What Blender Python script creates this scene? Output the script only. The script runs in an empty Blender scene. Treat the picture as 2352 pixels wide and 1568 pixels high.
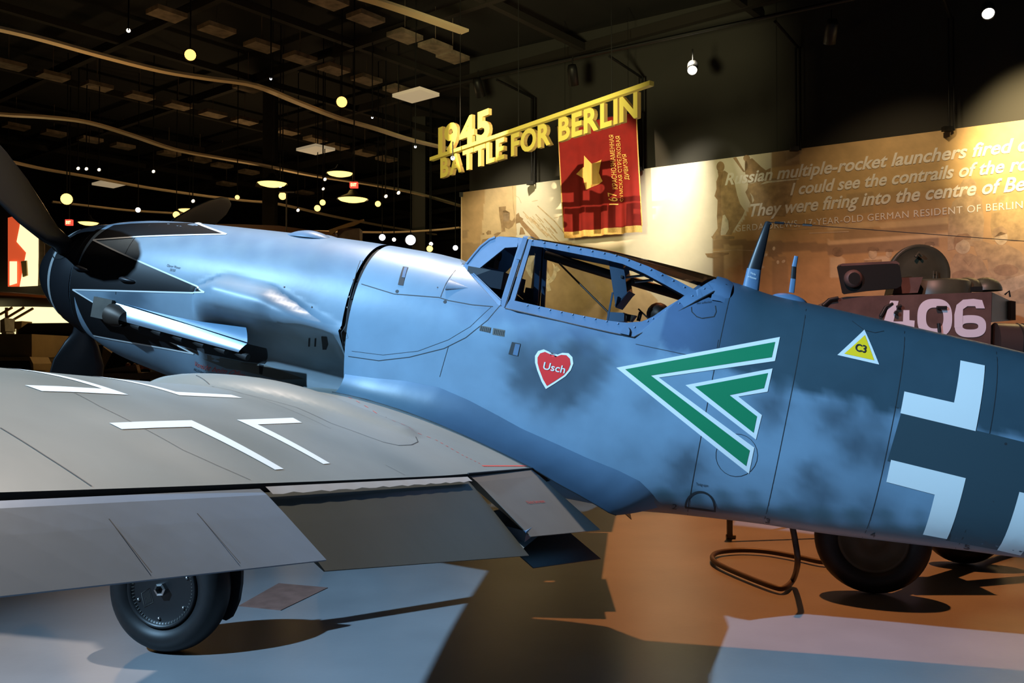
import bpy, bmesh, math, random
import numpy as np
from mathutils import Vector, Matrix
R = math.radians
random.seed(7)
C = bpy.context.scene.collection
sc = bpy.context.scene

# ---------------------------------------------------------------- camera, world, lights, exposure
CAM_H, CAM_P, CAM_F = 1.5386, 0.0210862, 2009.79      # height, pitch, focal length in pixels of a 2352 px wide frame
cd = bpy.data.cameras.new('camera'); cam = bpy.data.objects.new('camera', cd); C.objects.link(cam)
cam.location = (0, 0, CAM_H); cam.rotation_euler = (math.pi/2 + CAM_P, 0, 0)
cd.sensor_width = 36; cd.lens = CAM_F/2352*36; cd.clip_start = .05; cd.clip_end = 200
sc.camera = cam
w = bpy.data.worlds.new('world'); sc.world = w; w.use_nodes = True
w.node_tree.nodes['Background'].inputs[0].default_value = (.35, .28, .2, 1)
w.node_tree.nodes['Background'].inputs[1].default_value = .02
sc.view_settings.view_transform = 'Standard'; sc.view_settings.look = 'None'
sc.view_settings.exposure = 0.0; sc.view_settings.gamma = 1
sc.view_settings.use_curve_mapping = False
sc.cycles.use_denoising = True
sc.cycles.max_bounces = 6; sc.cycles.diffuse_bounces = 3; sc.cycles.glossy_bounces = 3
sc.cycles.sample_clamp_indirect = 4; sc.cycles.sample_clamp_direct = 0

def spot(name, loc, aim, col, power, size=60, blend=.5, radius=.1):
    d = bpy.data.lights.new(name, 'SPOT'); d.energy = power; d.color = col
    d.spot_size = R(size); d.spot_blend = blend; d.shadow_soft_size = radius
    o = bpy.data.objects.new(name, d); C.objects.link(o); o.location = loc
    o.rotation_euler = (Vector(aim)-Vector(loc)).to_track_quat('-Z', 'Y').to_euler()
    return o
def point(name, loc, col, power, radius=.25):
    d = bpy.data.lights.new(name, 'POINT'); d.energy = power; d.color = col; d.shadow_soft_size = radius
    o = bpy.data.objects.new(name, d); C.objects.link(o); o.location = loc; return o
spot('blue_spot_light', (-8.2, -.4, 7.8), (2.6, 4.5, 1.0), (.39, .685, 1.0), 13800, 56, 1.0, .09)
spot('overhead_spot_light', (-.9, 6.9, 7.9), (-1.55, 3.1, 1.4), (1, .84, .71), 2600, 46, .35, .10)
spot('orange_floor_light', (2.6, 9.4, 7.6), (1.5, 6.6, 0), (1, .32, .08), 3000, 38, .5, .10)
spot('tank_light', (3.0, 6.8, 7.4), (5.0, 11.2, 1.6), (1, .50, .42), 1500, 60, .5, .10)
spot('banner_spot_light', (-3.605, 7.513, 5.143), (1.60, 16.66, 5.02), (1, .76, .46), 6500, 14.0, .35, .02)
spot('sign_light', (-1.2, 6.5, 3.4), (.1, 12.2, 4.9), (1, .90, .46), 1700, 44, .4, .45)
spot('wall_wash_left', (-.1, 16.6, 6.9), (-.1, 18.3, 4.2), (1, .86, .60), 620, 58, 1.0, .08)
spot('wall_wash_middle', (2.9, 14.6, 6.9), (3.3, 16.2, 4.0), (1, .90, .70), 1500, 56, 1.0, .08)
spot('wall_wash_right', (6.9, 11.0, 6.8), (8.0, 13.1, 5.0), (1, .76, .38), 2600, 48, 1.0, .08)
spot('wall_wash_low', (5.4, 12.4, 6.8), (6.2, 14.0, 2.9), (1, .74, .42), 200, 90, .9, .08)
point('amber_hall_light', (-6, 13, 4.2), (1, .60, .25), 60)  # added warm fill that lights the ceiling bands from below
point('amber_hall_light_far', (-6, 22, 3.8), (1, .65, .3), 160)  # second added fill for the bands, deeper in the hall


# ---------------------------------------------------------------- pixel ray tools (the photograph's frame) and the aircraft's own axes
PHI, TH = 1.29948163, 0.193825999
AFT = np.array([math.sin(PHI)*math.cos(TH), -math.cos(PHI)*math.cos(TH), -math.sin(TH)])
UP = np.array([math.sin(PHI)*math.sin(TH), -math.cos(PHI)*math.sin(TH), math.cos(TH)])
PORT = np.array([-math.cos(PHI), -math.sin(PHI), 0.0])
ORG = np.array([-3.328405, 6.194072, 2.195435])
MB = np.array([AFT, PORT, UP]); CAM = np.array([0, 0, CAM_H])
def b2w(p): return ORG + np.asarray(p, float) @ MB
def w2b(q): return MB @ (np.asarray(q, float) - ORG)
def ray(px, py):
    x = (px-1176)/CAM_F; v = (784-py)/CAM_F
    return np.array([x, math.cos(CAM_P)-v*math.sin(CAM_P), math.sin(CAM_P)+v*math.cos(CAM_P)])
def at_y(px, py, y):                       # aircraft frame point on the plane y = const (station, port, up)
    c = w2b(CAM); d = MB @ ray(px, py); return c+d*((y-c[1])/d[1])
def at_depth(px, py, D): d = ray(px, py); return CAM+d*(D/d[1])
def at_z(px, py, z=0.0): d = ray(px, py); return CAM+d*((z-CAM_H)/d[2])

# ---------------------------------------------------------------- materials
def mat(name, col=(.5, .5, .5), rough=.5, metal=0, emit=0, ecol=None, attr=None, noise=0, nscale=8, bump=0, bscale=40, spec=.5, alpha=1, trans=0, ior=1.45, coat=0):
    m = bpy.data.materials.new(name); m.use_nodes = True
    nt = m.node_tree; b = nt.nodes['Principled BSDF']
    b.inputs['Base Color'].default_value = (*col, 1); b.inputs['Roughness'].default_value = rough
    b.inputs['Metallic'].default_value = metal; b.inputs['Specular IOR Level'].default_value = spec
    b.inputs['Transmission Weight'].default_value = trans; b.inputs['IOR'].default_value = ior
    b.inputs['Coat Weight'].default_value = coat
    b.inputs['Alpha'].default_value = alpha
    if emit:
        b.inputs['Emission Color'].default_value = (*(ecol or col), 1); b.inputs['Emission Strength'].default_value = emit
    src = None
    if attr:
        a = nt.nodes.new('ShaderNodeVertexColor'); a.layer_name = attr; src = a.outputs['Color']
    if noise:
        tc = nt.nodes.new('ShaderNodeTexCoord'); n = nt.nodes.new('ShaderNodeTexNoise')
        n.inputs['Scale'].default_value = nscale; n.inputs['Detail'].default_value = 6
        nt.links.new(tc.outputs['Object'], n.inputs['Vector'])
        mr = nt.nodes.new('ShaderNodeMapRange'); mr.inputs['From Min'].default_value = .3; mr.inputs['From Max'].default_value = .7
        mr.inputs['To Min'].default_value = 1-noise; mr.inputs['To Max'].default_value = 1+noise
        nt.links.new(n.outputs['Fac'], mr.inputs['Value'])
        mx = nt.nodes.new('ShaderNodeVectorMath'); mx.operation = 'MULTIPLY'
        if src: nt.links.new(src, mx.inputs[0])
        else: mx.inputs[0].default_value = col
        nt.links.new(mr.outputs['Result'], mx.inputs[1]); src = mx.outputs[0]
    if src: nt.links.new(src, b.inputs['Base Color'])
    if bump:
        tc = nt.nodes.new('ShaderNodeTexCoord'); n = nt.nodes.new('ShaderNodeTexNoise'); n.inputs['Scale'].default_value = bscale
        n.inputs['Detail'].default_value = 3
        nt.links.new(tc.outputs['Object'], n.inputs['Vector'])
        bp = nt.nodes.new('ShaderNodeBump'); bp.inputs['Strength'].default_value = 1; bp.inputs['Distance'].default_value = bump
        nt.links.new(n.outputs['Fac'], bp.inputs['Height']); nt.links.new(bp.outputs['Normal'], b.inputs['Normal'])
    return m

# ---------------------------------------------------------------- object tools
def link(o, parent=None):
    C.objects.link(o)
    if parent is not None: o.parent = parent
    return o
def tag(o, label=None, cat=None, group=None, kind=None):
    if label: o['label'] = label
    if cat: o['category'] = cat
    if group: o['group'] = group
    if kind: o['kind'] = kind
    return o
def empty(name, loc=(0, 0, 0), rz=0): 
    o = bpy.data.objects.new(name, None); o.empty_display_size = .1; C.objects.link(o); o.location = loc; o.rotation_euler = (0, 0, rz); return o
class MB_:
    """collects shapes with materials and links them as one mesh object"""
    def __init__(s): s.v = []; s.f = []; s.m = []; s.mats = []; s.col = []; s.cur = 0; s.smooth = []
        
    def use(s, m):
        if m not in s.mats: s.mats.append(m)
        s.cur = s.mats.index(m); return s
    def add(s, vs, fs, smooth=False, cols=None):
        n = len(s.v); s.v += [tuple(map(float, v)) for v in vs]
        s.f += [tuple(n+i for i in f) for f in fs]; s.m += [s.cur]*len(fs); s.smooth += [smooth]*len(fs)
        s.col += list(cols) if cols is not None else [(1, 1, 1)]*len(vs)
        return s
    def grid(s, P, closed_u=False, closed_v=False, smooth=True, cols=None, flip=False):
        """P[i][j] points; makes quads"""
        ni = len(P); nj = len(P[0]); vs = [p for row in P for p in row]; fs = []
        for i in range(ni if closed_u else ni-1):
            for j in range(nj if closed_v else nj-1):
                a = i*nj+j; b = i*nj+(j+1) % nj; c = ((i+1) % ni)*nj+(j+1) % nj; d = ((i+1) % ni)*nj+j
                fs.append((a, d, c, b) if flip else (a, b, c, d))
        return s.add(vs, fs, smooth, cols)
    def box(s, c, d, M=None):
        x, y, z = d[0]/2, d[1]/2, d[2]/2
        vs = [Vector((sx*x, sy*y, sz*z)) for sx in (-1, 1) for sy in (-1, 1) for sz in (-1, 1)]
        if M is not None: vs = [M @ v for v in vs]
        vs = [v+Vector(c) for v in vs]
        return s.add(vs, [(0, 1, 3, 2), (4, 6, 7, 5), (0, 4, 5, 1), (2, 3, 7, 6), (0, 2, 6, 4), (1, 5, 7, 3)])
    def hexa(s, p):   # eight corners: bottom ring then top ring
        return s.add(p, [(0, 3, 2, 1), (4, 5, 6, 7), (0, 1, 5, 4), (1, 2, 6, 5), (2, 3, 7, 6), (3, 0, 4, 7)])
    def tube(s, pts, r, n=10, caps=True, closed=False):
        pts = [Vector(p) for p in pts]; k = len(pts)
        rr = r if isinstance(r, (list, tuple)) else [r]*k
        rings = []; prev = None
        for i, p in enumerate(pts):
            if closed: t = (pts[(i+1) % k]-pts[i-1]).normalized()
            else: t = (pts[min(i+1, k-1)]-pts[max(i-1, 0)]).normalized()
            a = prev if prev is not None else (Vector((0, 0, 1)) if abs(t.z) < .9 else Vector((1, 0, 0)))
            u = t.cross(a).normalized(); v = u.cross(t).normalized(); prev = v
            rings.append([p+(u*math.cos(q)+v*math.sin(q))*rr[i] for q in [2*math.pi*j/n for j in range(n)]])
        s.grid(rings, closed_u=closed, closed_v=True)
        if caps and not closed:
            s.add(rings[0], [tuple(range(n))]); s.add(rings[-1], [tuple(reversed(range(n)))])
        return s
    def lathe(s, prof, o=(0, 0, 0), ax=(0, 0, 1), n=32, closed=False):
        """prof: (distance along axis, radius)"""
        ax = Vector(ax).normalized(); a = Vector((0, 0, 1)) if abs(ax.z) < .9 else Vector((1, 0, 0))
        u = ax.cross(a).normalized(); v = ax.cross(u).normalized(); o = Vector(o)
        P = [[o+ax*h+(u*math.cos(q)+v*math.sin(q))*r for q in [2*math.pi*j/n for j in range(n)]] for h, r in prof]
        s.grid(P, closed_v=True, closed_u=closed); return s
    def prism(s, poly, o, ux, uy, un, t):
        """flat outline (list of 2D points) in the plane o+ux*a+uy*b, thickness t along un"""
        bm = bmesh.new(); o, ux, uy, un = (Vector(q) for q in (o, ux, uy, un))
        vs = [bm.verts.new(o+ux*a+uy*b) for a, b in poly]; f = bm.faces.new(vs)
        r = bmesh.ops.extrude_face_region(bm, geom=[f])
        for e in r['geom']:
            if isinstance(e, bmesh.types.BMVert): e.co += un*t
        bmesh.ops.triangulate(bm, faces=[q for q in bm.faces if len(q.verts) > 4])
        bmesh.ops.recalc_face_normals(bm, faces=bm.faces)
        bm.verts.index_update()
        s.add([v.co.copy() for v in bm.verts], [tuple(v.index for v in f.verts) for f in bm.faces]); bm.free(); return s
    def build(s, name, parent=None, mats=None, attr=False, auto=None):
        me = bpy.data.meshes.new(name); me.from_pydata(s.v, [], s.f)
        for m in (mats or s.mats): me.materials.append(m)
        if not mats: me.polygons.foreach_set('material_index', s.m)
        me.polygons.foreach_set('use_smooth', s.smooth)
        if attr:
            a = me.color_attributes.new('col', 'FLOAT_COLOR', 'POINT')
            buf = np.ones((len(s.v), 4), np.float32); buf[:, :3] = np.array(s.col); a.data.foreach_set('color', buf.ravel())
        me.update(); o = bpy.data.objects.new(name, me); return link(o, parent)

def cut_poly(poly, step=.03, holes=None):
    """triangulated, gridded outline: list of 2D points + faces"""
    bm = bmesh.new(); vs = [bm.verts.new((a, b, 0)) for a, b in poly]; bm.faces.new(vs)
    bmesh.ops.triangulate(bm, faces=bm.faces)
    xs = [p[0] for p in poly]; ys = [p[1] for p in poly]
    for lo, hi, nrm in ((min(xs), max(xs), (1, 0, 0)), (min(ys), max(ys), (0, 1, 0))):
        k = int((hi-lo)/step)
        for i in range(1, k+1):
            q = lo+(hi-lo)*i/(k+1)
            bmesh.ops.bisect_plane(bm, geom=bm.verts[:]+bm.edges[:]+bm.faces[:], plane_co=(q*nrm[0], q*nrm[1], 0), plane_no=nrm)
    bm.verts.index_update()
    r = [(v.co.x, v.co.y) for v in bm.verts], [tuple(v.index for v in f.verts) for f in bm.faces]
    bm.free(); return r
def text_mesh(txt, size=1, extrude=0, offset=0, shear=0, spacing=1, align='LEFT'):
    cu = bpy.data.curves.new('txt', 'FONT'); cu.body = txt; cu.size = size; cu.extrude = extrude; cu.offset = offset
    cu.shear = shear; cu.space_character = spacing; cu.align_x = align; cu.resolution_u = 4
    o = bpy.data.objects.new('txt', cu); C.objects.link(o)
    dg = bpy.context.evaluated_depsgraph_get(); me = bpy.data.meshes.new_from_object(o.evaluated_get(dg))
    vs = [v.co.copy() for v in me.vertices]; fs = [tuple(p.vertices) for p in me.polygons]
    bpy.data.objects.remove(o); bpy.data.curves.remove(cu); bpy.data.meshes.remove(me)
    return vs, fs
def interp(x, xs, ys):
    """smooth (monotone cubic) interpolation of a table"""
    n = len(xs)
    if x <= xs[0]: return ys[0]
    if x >= xs[-1]: return ys[-1]
    i = 0
    while x > xs[i+1]: i += 1
    h = xs[i+1]-xs[i]; d = [(ys[k+1]-ys[k])/(xs[k+1]-xs[k]) for k in range(n-1)]
    def m(k):
        if k == 0: return d[0]
        if k == n-1: return d[-1]
        return 0 if d[k-1]*d[k] <= 0 else 2*d[k-1]*d[k]/(d[k-1]+d[k])
    t = (x-xs[i])/h
    return (2*t**3-3*t**2+1)*ys[i]+(t**3-2*t**2+t)*h*m(i)+(-2*t**3+3*t**2)*ys[i+1]+(t**3-t**2)*h*m(i+1)
def sstep(a, b, x):
    t = min(1, max(0, (x-a)/(b-a))) if a != b else float(x > a); return t*t*(3-2*t)
def lerp(a, b, t): return tuple(p+(q-p)*t for p, q in zip(a, b))
# ================================================================ THE AIRCRAFT
# aircraft frame: x = station behind the spinner tip, y = to port, z = above the thrust line
TX = [.6, .7, .96, 1.27, 1.7, 2.08, 2.32, 2.6, 2.92, 3.12, 3.5, 4.0, 4.66, 4.94, 5.15, 5.66, 6.1, 6.38, 7.5, 8.3, 9.0]
TZ = [.395, .425, .473, .502, .53, .552, .566, .572, .572, .562, .58, .64, .70, .662, .652, .622, .597, .575, .5, .44, .40]
BX = [.6, .85, 1.27, 1.7, 2.6, 3.5, 4.3, 4.66, 5.11, 5.37, 6.08, 6.38, 7.5, 9.0]
BZ = [-.40, -.49, -.56, -.63, -.68, -.715, -.69, -.64, -.585, -.563, -.48, -.447, -.25, 0]
WX = [.6, 1.0, 1.5, 2.6, 3.5, 4.3, 4.66, 5.15, 5.66, 6.1, 6.38, 7.5, 9.0]
WY = [.40, .43, .445, .455, .44, .425, .415, .39, .355, .325, .30, .18, .05]
def f_top(x): return interp(x, TX, TZ)
def f_bot(x): return interp(x, BX, BZ)
def f_wid(x): return interp(x, WX, WY)
BLX = [1.40, 1.62, 1.75, 1.9, 2.2, 2.62]
def beule(x, z):
    """the long fairing on the cowling side: an outer face between two edges, a sloping top and a tucked-in underside"""
    if x < 1.585 or x > 2.63: return 0
    t = (x-1.52)/1.1
    A = .115*math.sqrt(max(0, min(1, (x-1.585)/.19)))*(1-sstep(2.25, 2.62, x)*.72)
    zl = float(np.interp(x, [1.5, 2.0, 2.62], [.025, .018, .0])); zc = zl+float(np.interp(x, [1.5, 1.75, 2.1, 2.4, 2.62], [.01, .10, .085, .03, .006])); zv = zc+float(np.interp(x, [1.5, 1.8, 2.1, 2.4, 2.62], [.02, .09, .10, .06, .03]))
    if z > zc: b = A*(1-sstep(zc, zv, z))
    elif z >= zl: b = A
    else:
        u = zl-z; k = sstep(1.60, 1.80, x)*(1-sstep(2.50, 2.63, x)*.55); b = A*(1-sstep(0, .16, u))*(1-k)+k*max(-.25, A-.012-1.28*u)
        b = b*(1-sstep(.30, .48, u))-.16*sstep(.30, .48, u)*k
    return b
def f_y(x, z, bump=True):
    zt, zb, wd = f_top(x), f_bot(x), f_wid(x)
    z = min(zt, max(zb, z))
    zc = .02+.05*sstep(.7, 1.6, x)
    cowl = sstep(.62, 1.4, x)*(1-sstep(2.55, 2.9, x))
    if z >= zc: t = (z-zc)/(zt-zc); n = 2.15; m = 2.15
    else: t = (zc-z)/(zc-zb); n = 2.1+.5*sstep(2.6, 3.4, x)-.55*cowl; m = n
    y = wd*max(0, 1-t**n)**(1/m)
    return y+(beule(x, z) if bump else 0)
def hit(px, py, fn=f_y, y0=.38, off=0.0):
    y = y0
    for _ in range(60):
        p = at_y(px, py, y); y2 = fn(p[0], p[2]); y = y+(y2-y)*.6
    return p[0], p[2]
CUTX = [2.9, 3.0, 3.15, 3.49, 3.6, 4.25, 4.27, 4.55, 4.58]
CUTZ = [9, .60, .535, .325, .305, .29, .295, .665, .72]
def f_cut(x):
    if x <= 3.0 or x >= 4.58: return 9
    return float(np.interp(x, CUTX, CUTZ))

# ---- wing
HY = [.3, .61, 1.37, 2.2, 3.0, 3.8, 4.9]
HZ = [-.505, -.487, -.44, -.365, -.283, -.195, -.07]
HX = [3.94, 3.90, 3.79, 3.73, 3.686, 3.655, 3.60]
def w_hz(y): return interp(y, HY, HZ)
def w_hx(y): return float(np.interp(y, HY, HX))
def w_lx(y): return 2.06+.10*y+(.45*sstep(4.55, 4.95, y) if y > 4.55 else 0)
def w_thick(y): return float(np.interp(y, [.3, 3, 4.9], [1.15, 1.0, .62]))
BUMP_E = []   # outboard edge of the wing bulge: (station, port)
def wing_bump(x, y):
    if x < 2.0 or x > 3.42: return 0
    ye = float(np.interp(x, [2.0, 2.3, 2.7, 3.1, 3.42], [1.72, 1.68, 1.52, 1.36, 1.22])); wd = .50*(1-.45*sstep(2.6, 3.42, x))*math.sqrt(max(0, min(1, (3.43-x)/.1)))
    u = (ye-y)/max(wd, 1e-3)
    if u <= 0 or u >= 1: return 0
    return .062*(1-sstep(2.6, 3.45, x)*.75)*sstep(2.0, 2.25, x)*math.sin(math.pi*u)**.8
def w_up(x, y, bump=True):
    xl, xh, hz = w_lx(y), w_hx(y), w_hz(y); s = min(1, max(0, (x-xl)/(xh-xl))); T = .135*w_thick(y)
    if s < .38: z = hz+T*(.15+.85*max(0, 1-(1-s/.38)**2)**.55)
    else: z = hz+T*(1-((s-.38)/.62)**1.8)
    return z+(wing_bump(x, y) if bump else 0)
def w_low(x, y):
    xl, xh, hz = w_lx(y), w_hx(y), w_hz(y); s = min(1, max(0, (x-xl)/(xh-xl))); T = .135*w_thick(y)
    return hz+T*.15-(T*.15+.07*w_thick(y))*min(1, s*1.2)-.07*math.sin(math.pi*min(1, s**.6))*w_thick(y)
def whit(px, py, z0=-.2):
    """aircraft frame (x, y) where a pixel meets the upper wing surface"""
    c = w2b(CAM); d = MB @ ray(px, py); t0 = (.25-c[2])/d[2] if abs(d[2]) > 1e-6 else 0
    t = 0.6; step = .01; last = None
    while t < 8:
        p = c+d*t
        if .3 < p[1] < 4.95 and w_lx(p[1]) < p[0] < w_hx(p[1])+.4:
            if p[2] < w_up(p[0], p[1]): return float(p[0]), float(p[1])
        t += step
    p = c+d*((-.3-c[2])/d[2]); return float(p[0]), float(p[1])

# ---- paint
LB = (.165, .27, .375); DG = (.034, .068, .093); MG = (.065, .118, .215)
def blobs(lst):
    out = []
    for px, py, r, s in lst:
        x, z = hit(px, py); x2, z2 = hit(px+r, py); out.append((x, z, max(abs(x2-x), .02), s))
    return out
BLOB_G = blobs([(1195, 815, 42, .8), (1240, 790, 40, .5), (1330, 800, 48, .95), (1375, 830, 42, .75), (1205, 870, 40, .8), (1260, 900, 55, .85), (1310, 905, 38, .8),
    (1345, 870, 45, .8), (1290, 850, 50, .9), (1185, 890, 26, .5), (1240, 850, 40, .9),
    (1580, 1065, 50, .85), (1560, 1100, 34, .5), (1770, 935, 50, .8), (1480, 930, 30, .3), (1910, 960, 45, .7), (1940, 955, 40, .5), (1965, 1025, 55, .85), (2030, 1045, 50, .8),
    (1860, 1095, 40, .75), (1895, 1140, 45, .7), (1840, 1165, 36, .5), (2000, 1170, 60, .55), (1450, 1040, 36, .25), (2010, 960, 40, .6),
    (700, 655, 50, .45), (560, 600, 40, .25), (660, 700, 60, .4), (610, 690, 45, .5), (590, 720, 45, .3), (480, 640, 40, .3), (300, 690, 50, .75), (260, 690, 30, .5), (320, 660, 30, .4),
    (1050, 790, 50, .12), (900, 700, 60, .15), (760, 600, 60, .2), (680, 590, 70, .15)])
BX1 = [hit(*p) for p in ((1500, 700), (1620, 815), (1760, 858), (1830, 890), (1900, 905), (1980, 922), (2060, 925), (2150, 925))]
def fus_col(x, z):
    d = 0.0; x0_, z0_ = x, z; x += .012*math.sin(z*60+x*17)+.008*math.sin(z*120+x*50); z += .012*math.sin(x*55-z*23)
    for bx, bz, r, s in BLOB_G:
        q = ((x-bx)**2+((z-bz)*.9)**2)/(r*r)
        if q < 8: d = 1-(1-d)*(1-s*math.exp(-q*1.25))
    x, z = x0_, z0_
    n = .03*math.sin(x*37+z*21)+.03*math.sin(x*13-z*47)
    c = lerp(LB if x > 2.62 else lerp((.20, .275, .34), LB, sstep(2.0, 2.6, x)*.5), (.042, .068, .095), min(1, d))
    # upper camouflage: soft grey under the cockpit, dark green-grey aft
    up = sstep(.14, .30, z+n*.8) if x < 4.4 else sstep(.05, .12, z-float(np.interp(x, [4.4, 5.0, 5.3, 5.8], [.24, .14, .13, .11]))+.04+n*.5)
    tone = lerp(MG, DG, sstep(4.45, 4.9, x))
    if x < 2.6: up = 0; 
    elif x < 4.4: up *= .55*sstep(2.9, 3.5, x)
    c = lerp(c, tone, min(1, up))
    if x < 2.6:  # cowling: darker crown; shade under the side fairing painted in
        c = lerp(c, (.13, .19, .27), .7*sstep(.28, .50, z+n))
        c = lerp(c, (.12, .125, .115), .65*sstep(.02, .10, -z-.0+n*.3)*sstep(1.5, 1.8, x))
    elif x < 4.4: c = lerp(c, (.20, .25, .32), .5*sstep(.34, .52, z)*(1-sstep(3.0, 3.4, x)))
    # belly of the rear fuselage: darker green-grey towards the underside edge
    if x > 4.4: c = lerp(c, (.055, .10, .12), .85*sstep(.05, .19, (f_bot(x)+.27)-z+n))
    return c

air = bpy.data.objects.new('fighter_aircraft', None); C.objects.link(air)
BASE = w2b((-1.9, 5.0, 0.0)); BASE[1] = 0; BASE = w2b([*b2w(BASE)[:2], 0])
Mx = Matrix.Identity(4)
for i, v in enumerate((AFT, -PORT, UP)):
    for k in range(3): Mx[k][i] = v[k]
bw = b2w(BASE)
for k in range(3): Mx[k][3] = bw[k]
air.matrix_world = Mx
tag(air, 'blue-grey mottled propeller fighter aircraft with green double chevron, red heart and white crosses, parked nose-up on the hall floor', 'aircraft')
air['label'] = 'mottled blue-grey propeller fighter aircraft with green double chevron and red heart'
def abuild(mb, name, parent=air, **k):
    mb.v = [(x-BASE[0], -(y-BASE[1]), z-BASE[2]) for x, y, z in mb.v]
    mb.f = [tuple(reversed(f)) for f in mb.f]
    return mb.build(name, parent, **k)

M = {}
M['paint'] = mat('fuselage_paint', attr='col', rough=.42, noise=.07, nscale=6, bump=.0006, bscale=14)
M['black'] = mat('black_paint', (.009, .009, .010), rough=.42)
M['spinner'] = mat('spinner_paint', (.014, .015, .018), rough=.38)
M['white'] = mat('white_marking', (.72, .76, .76), rough=.5)
M['line'] = mat('panel_line', (.02, .025, .03), rough=.6)
M['green'] = mat('green_marking', (.004, .20, .085), rough=.5)
M['red'] = mat('red_marking', (.75, .025, .025), rough=.5)
M['yellow'] = mat('yellow_marking', (.95, .62, .015), rough=.5)
M['wing'] = mat('wing_paint', attr='col', rough=.40, noise=.06, nscale=3, bump=.0006, bscale=10)
M['frame'] = mat('canopy_frame_paint', (.085, .155, .26), rough=.42, noise=.08, nscale=10)
M['frame_in'] = mat('canopy_frame_inner', (.03, .035, .04), rough=.6)
M['tyre'] = mat('tyre_rubber', (.008, .008, .009), rough=.5, noise=.15, nscale=30)
M['metal'] = mat('bare_metal', (.42, .42, .42), rough=.3, metal=1)
M['dark'] = mat('dark_cavity', (.010, .010, .011), rough=.8)
M['alu'] = mat('exhaust_shield_paint', (.55, .70, .85), rough=.42, metal=.8)
M['brown'] = mat('grimy_metal', (.10, .09, .075), rough=.5, noise=.2)
M['heat'] = mat('heat_stained_steel', (.06, .045, .035), rough=.5, metal=.5)
M['soot'] = mat('sooty_steel', (.012, .010, .009), rough=.7)  # near-black, keeps the exhaust stacks hidden under the shield
M['armour'] = mat('armour_paint', (.07, .13, .22), rough=.45)
M['redtxt'] = mat('red_stencil', (.55, .06, .04), rough=.6)
M['mast'] = mat('mast_black', (.012, .012, .014), rough=.4)
g = mat('canopy_glass', (1, 1, 1), rough=.02, trans=1, ior=1.02, spec=.5); M['glass'] = g
def glass_mat(name, tint, refl):
    m = bpy.data.materials.new(name); m.use_nodes = True; nt = m.node_tree; nt.nodes.clear()
    o = nt.nodes.new('ShaderNodeOutputMaterial'); t = nt.nodes.new('ShaderNodeBsdfTransparent'); t.inputs[0].default_value = (*tint, 1)
    gl = nt.nodes.new('ShaderNodeBsdfGlossy'); gl.inputs['Roughness'].default_value = .04; fr = nt.nodes.new('ShaderNodeFresnel'); fr.inputs['IOR'].default_value = 1.45
    mu = nt.nodes.new('ShaderNodeMath'); mu.operation = 'MULTIPLY'; mu.inputs[1].default_value = refl; nt.links.new(fr.outputs[0], mu.inputs[0])
    mx = nt.nodes.new('ShaderNodeMixShader'); nt.links.new(mu.outputs[0], mx.inputs[0]); nt.links.new(t.outputs[0], mx.inputs[1]); nt.links.new(gl.outputs[0], mx.inputs[2])
    nt.links.new(mx.outputs[0], o.inputs[0]); return m
M['glass'] = glass_mat('canopy_glass', (.95, .93, .90), 1.2)
M['wglass'] = glass_mat('windscreen_glass', (.62, .66, .72), 2.2)

# ---- conforming paint and lines
def cq(fn_pts, off, mb, poly, step=.035, side=1):
    vs, fs = cut_poly(poly, step)
    mb.add([fn_pts(a, b, off) for a, b in vs], fs, True)
def on_fus(a, b, off):
    y = f_y(a, b); e = .004; gx = (f_y(a+e, b)-f_y(a-e, b))/(2*e); gz = (f_y(a, b+e)-f_y(a, b-e))/(2*e)
    gx = max(-2, min(2, gx)); gz = max(-12, min(12, gz)); L = math.sqrt(1+gx*gx+gz*gz); return (a-gx/L*off, y+off/L, b-gz/L*off)
def on_wing(a, b, off): return (a, b, w_up(a, b)+off)
def ribbon(mb, pts, wd, fn, off, step=.03, closed=False):
    P = []
    n = len(pts)
    for i in range(n if closed else n-1):
        a, b = pts[i], pts[(i+1) % n]; L = math.hypot(b[0]-a[0], b[1]-a[1]); k = max(1, int(L/step))
        for j in range(k): P.append((a[0]+(b[0]-a[0])*j/k, a[1]+(b[1]-a[1])*j/k))
    P.append(pts[0] if closed else pts[-1])
    rows = []
    for i, p in enumerate(P):
        a = P[max(0, i-1)]; b = P[min(len(P)-1, i+1)]; dx, dy = b[0]-a[0], b[1]-a[1]; L = math.hypot(dx, dy) or 1
        nx, ny = -dy/L*wd/2, dx/L*wd/2
        rows.append([fn(p[0]-nx, p[1]-ny, off), fn(p[0]+nx, p[1]+ny, off)])
    mb.grid(rows)
def F(*pp): return [hit(*p) for p in pp]
def G(*pp): return [whit(*p) for p in pp]

# ---- fuselage skin
def skin(mb, x0, x1, dx, nz=44, cut=True, cols=True, endcap=False):
    xs = list(np.linspace(x0, x1, max(2, int(round((x1-x0)/dx))+1))); rows = []; cs = []
    for x in xs:
        zt, zb = f_top(x), f_bot(x); zc = min(zt, f_cut(x)) if cut else zt; row = []
        full = zc >= zt-1e-6
        for sgn in (1, -1):
            seq = []
            for j in range(nz+1):
                u = j/nz; q = (1-math.cos(math.pi*u))/2
                if full: z = zb+(zt-zb)*q
                else: z = zb+(zc-zb)*(1-math.cos(math.pi*u))/2
                seq.append((x, sgn*f_y(x, z), z))
            if sgn < 0: seq = list(reversed(seq))[1:]
            row += seq
        rows.append(row)
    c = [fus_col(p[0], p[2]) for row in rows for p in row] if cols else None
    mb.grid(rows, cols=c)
    if endcap:
        for row in (rows[0], rows[-1]): mb.add(row, [tuple(range(len(row)))])
    return rows
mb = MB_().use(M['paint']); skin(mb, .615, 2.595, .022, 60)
lin = MB_()
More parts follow.
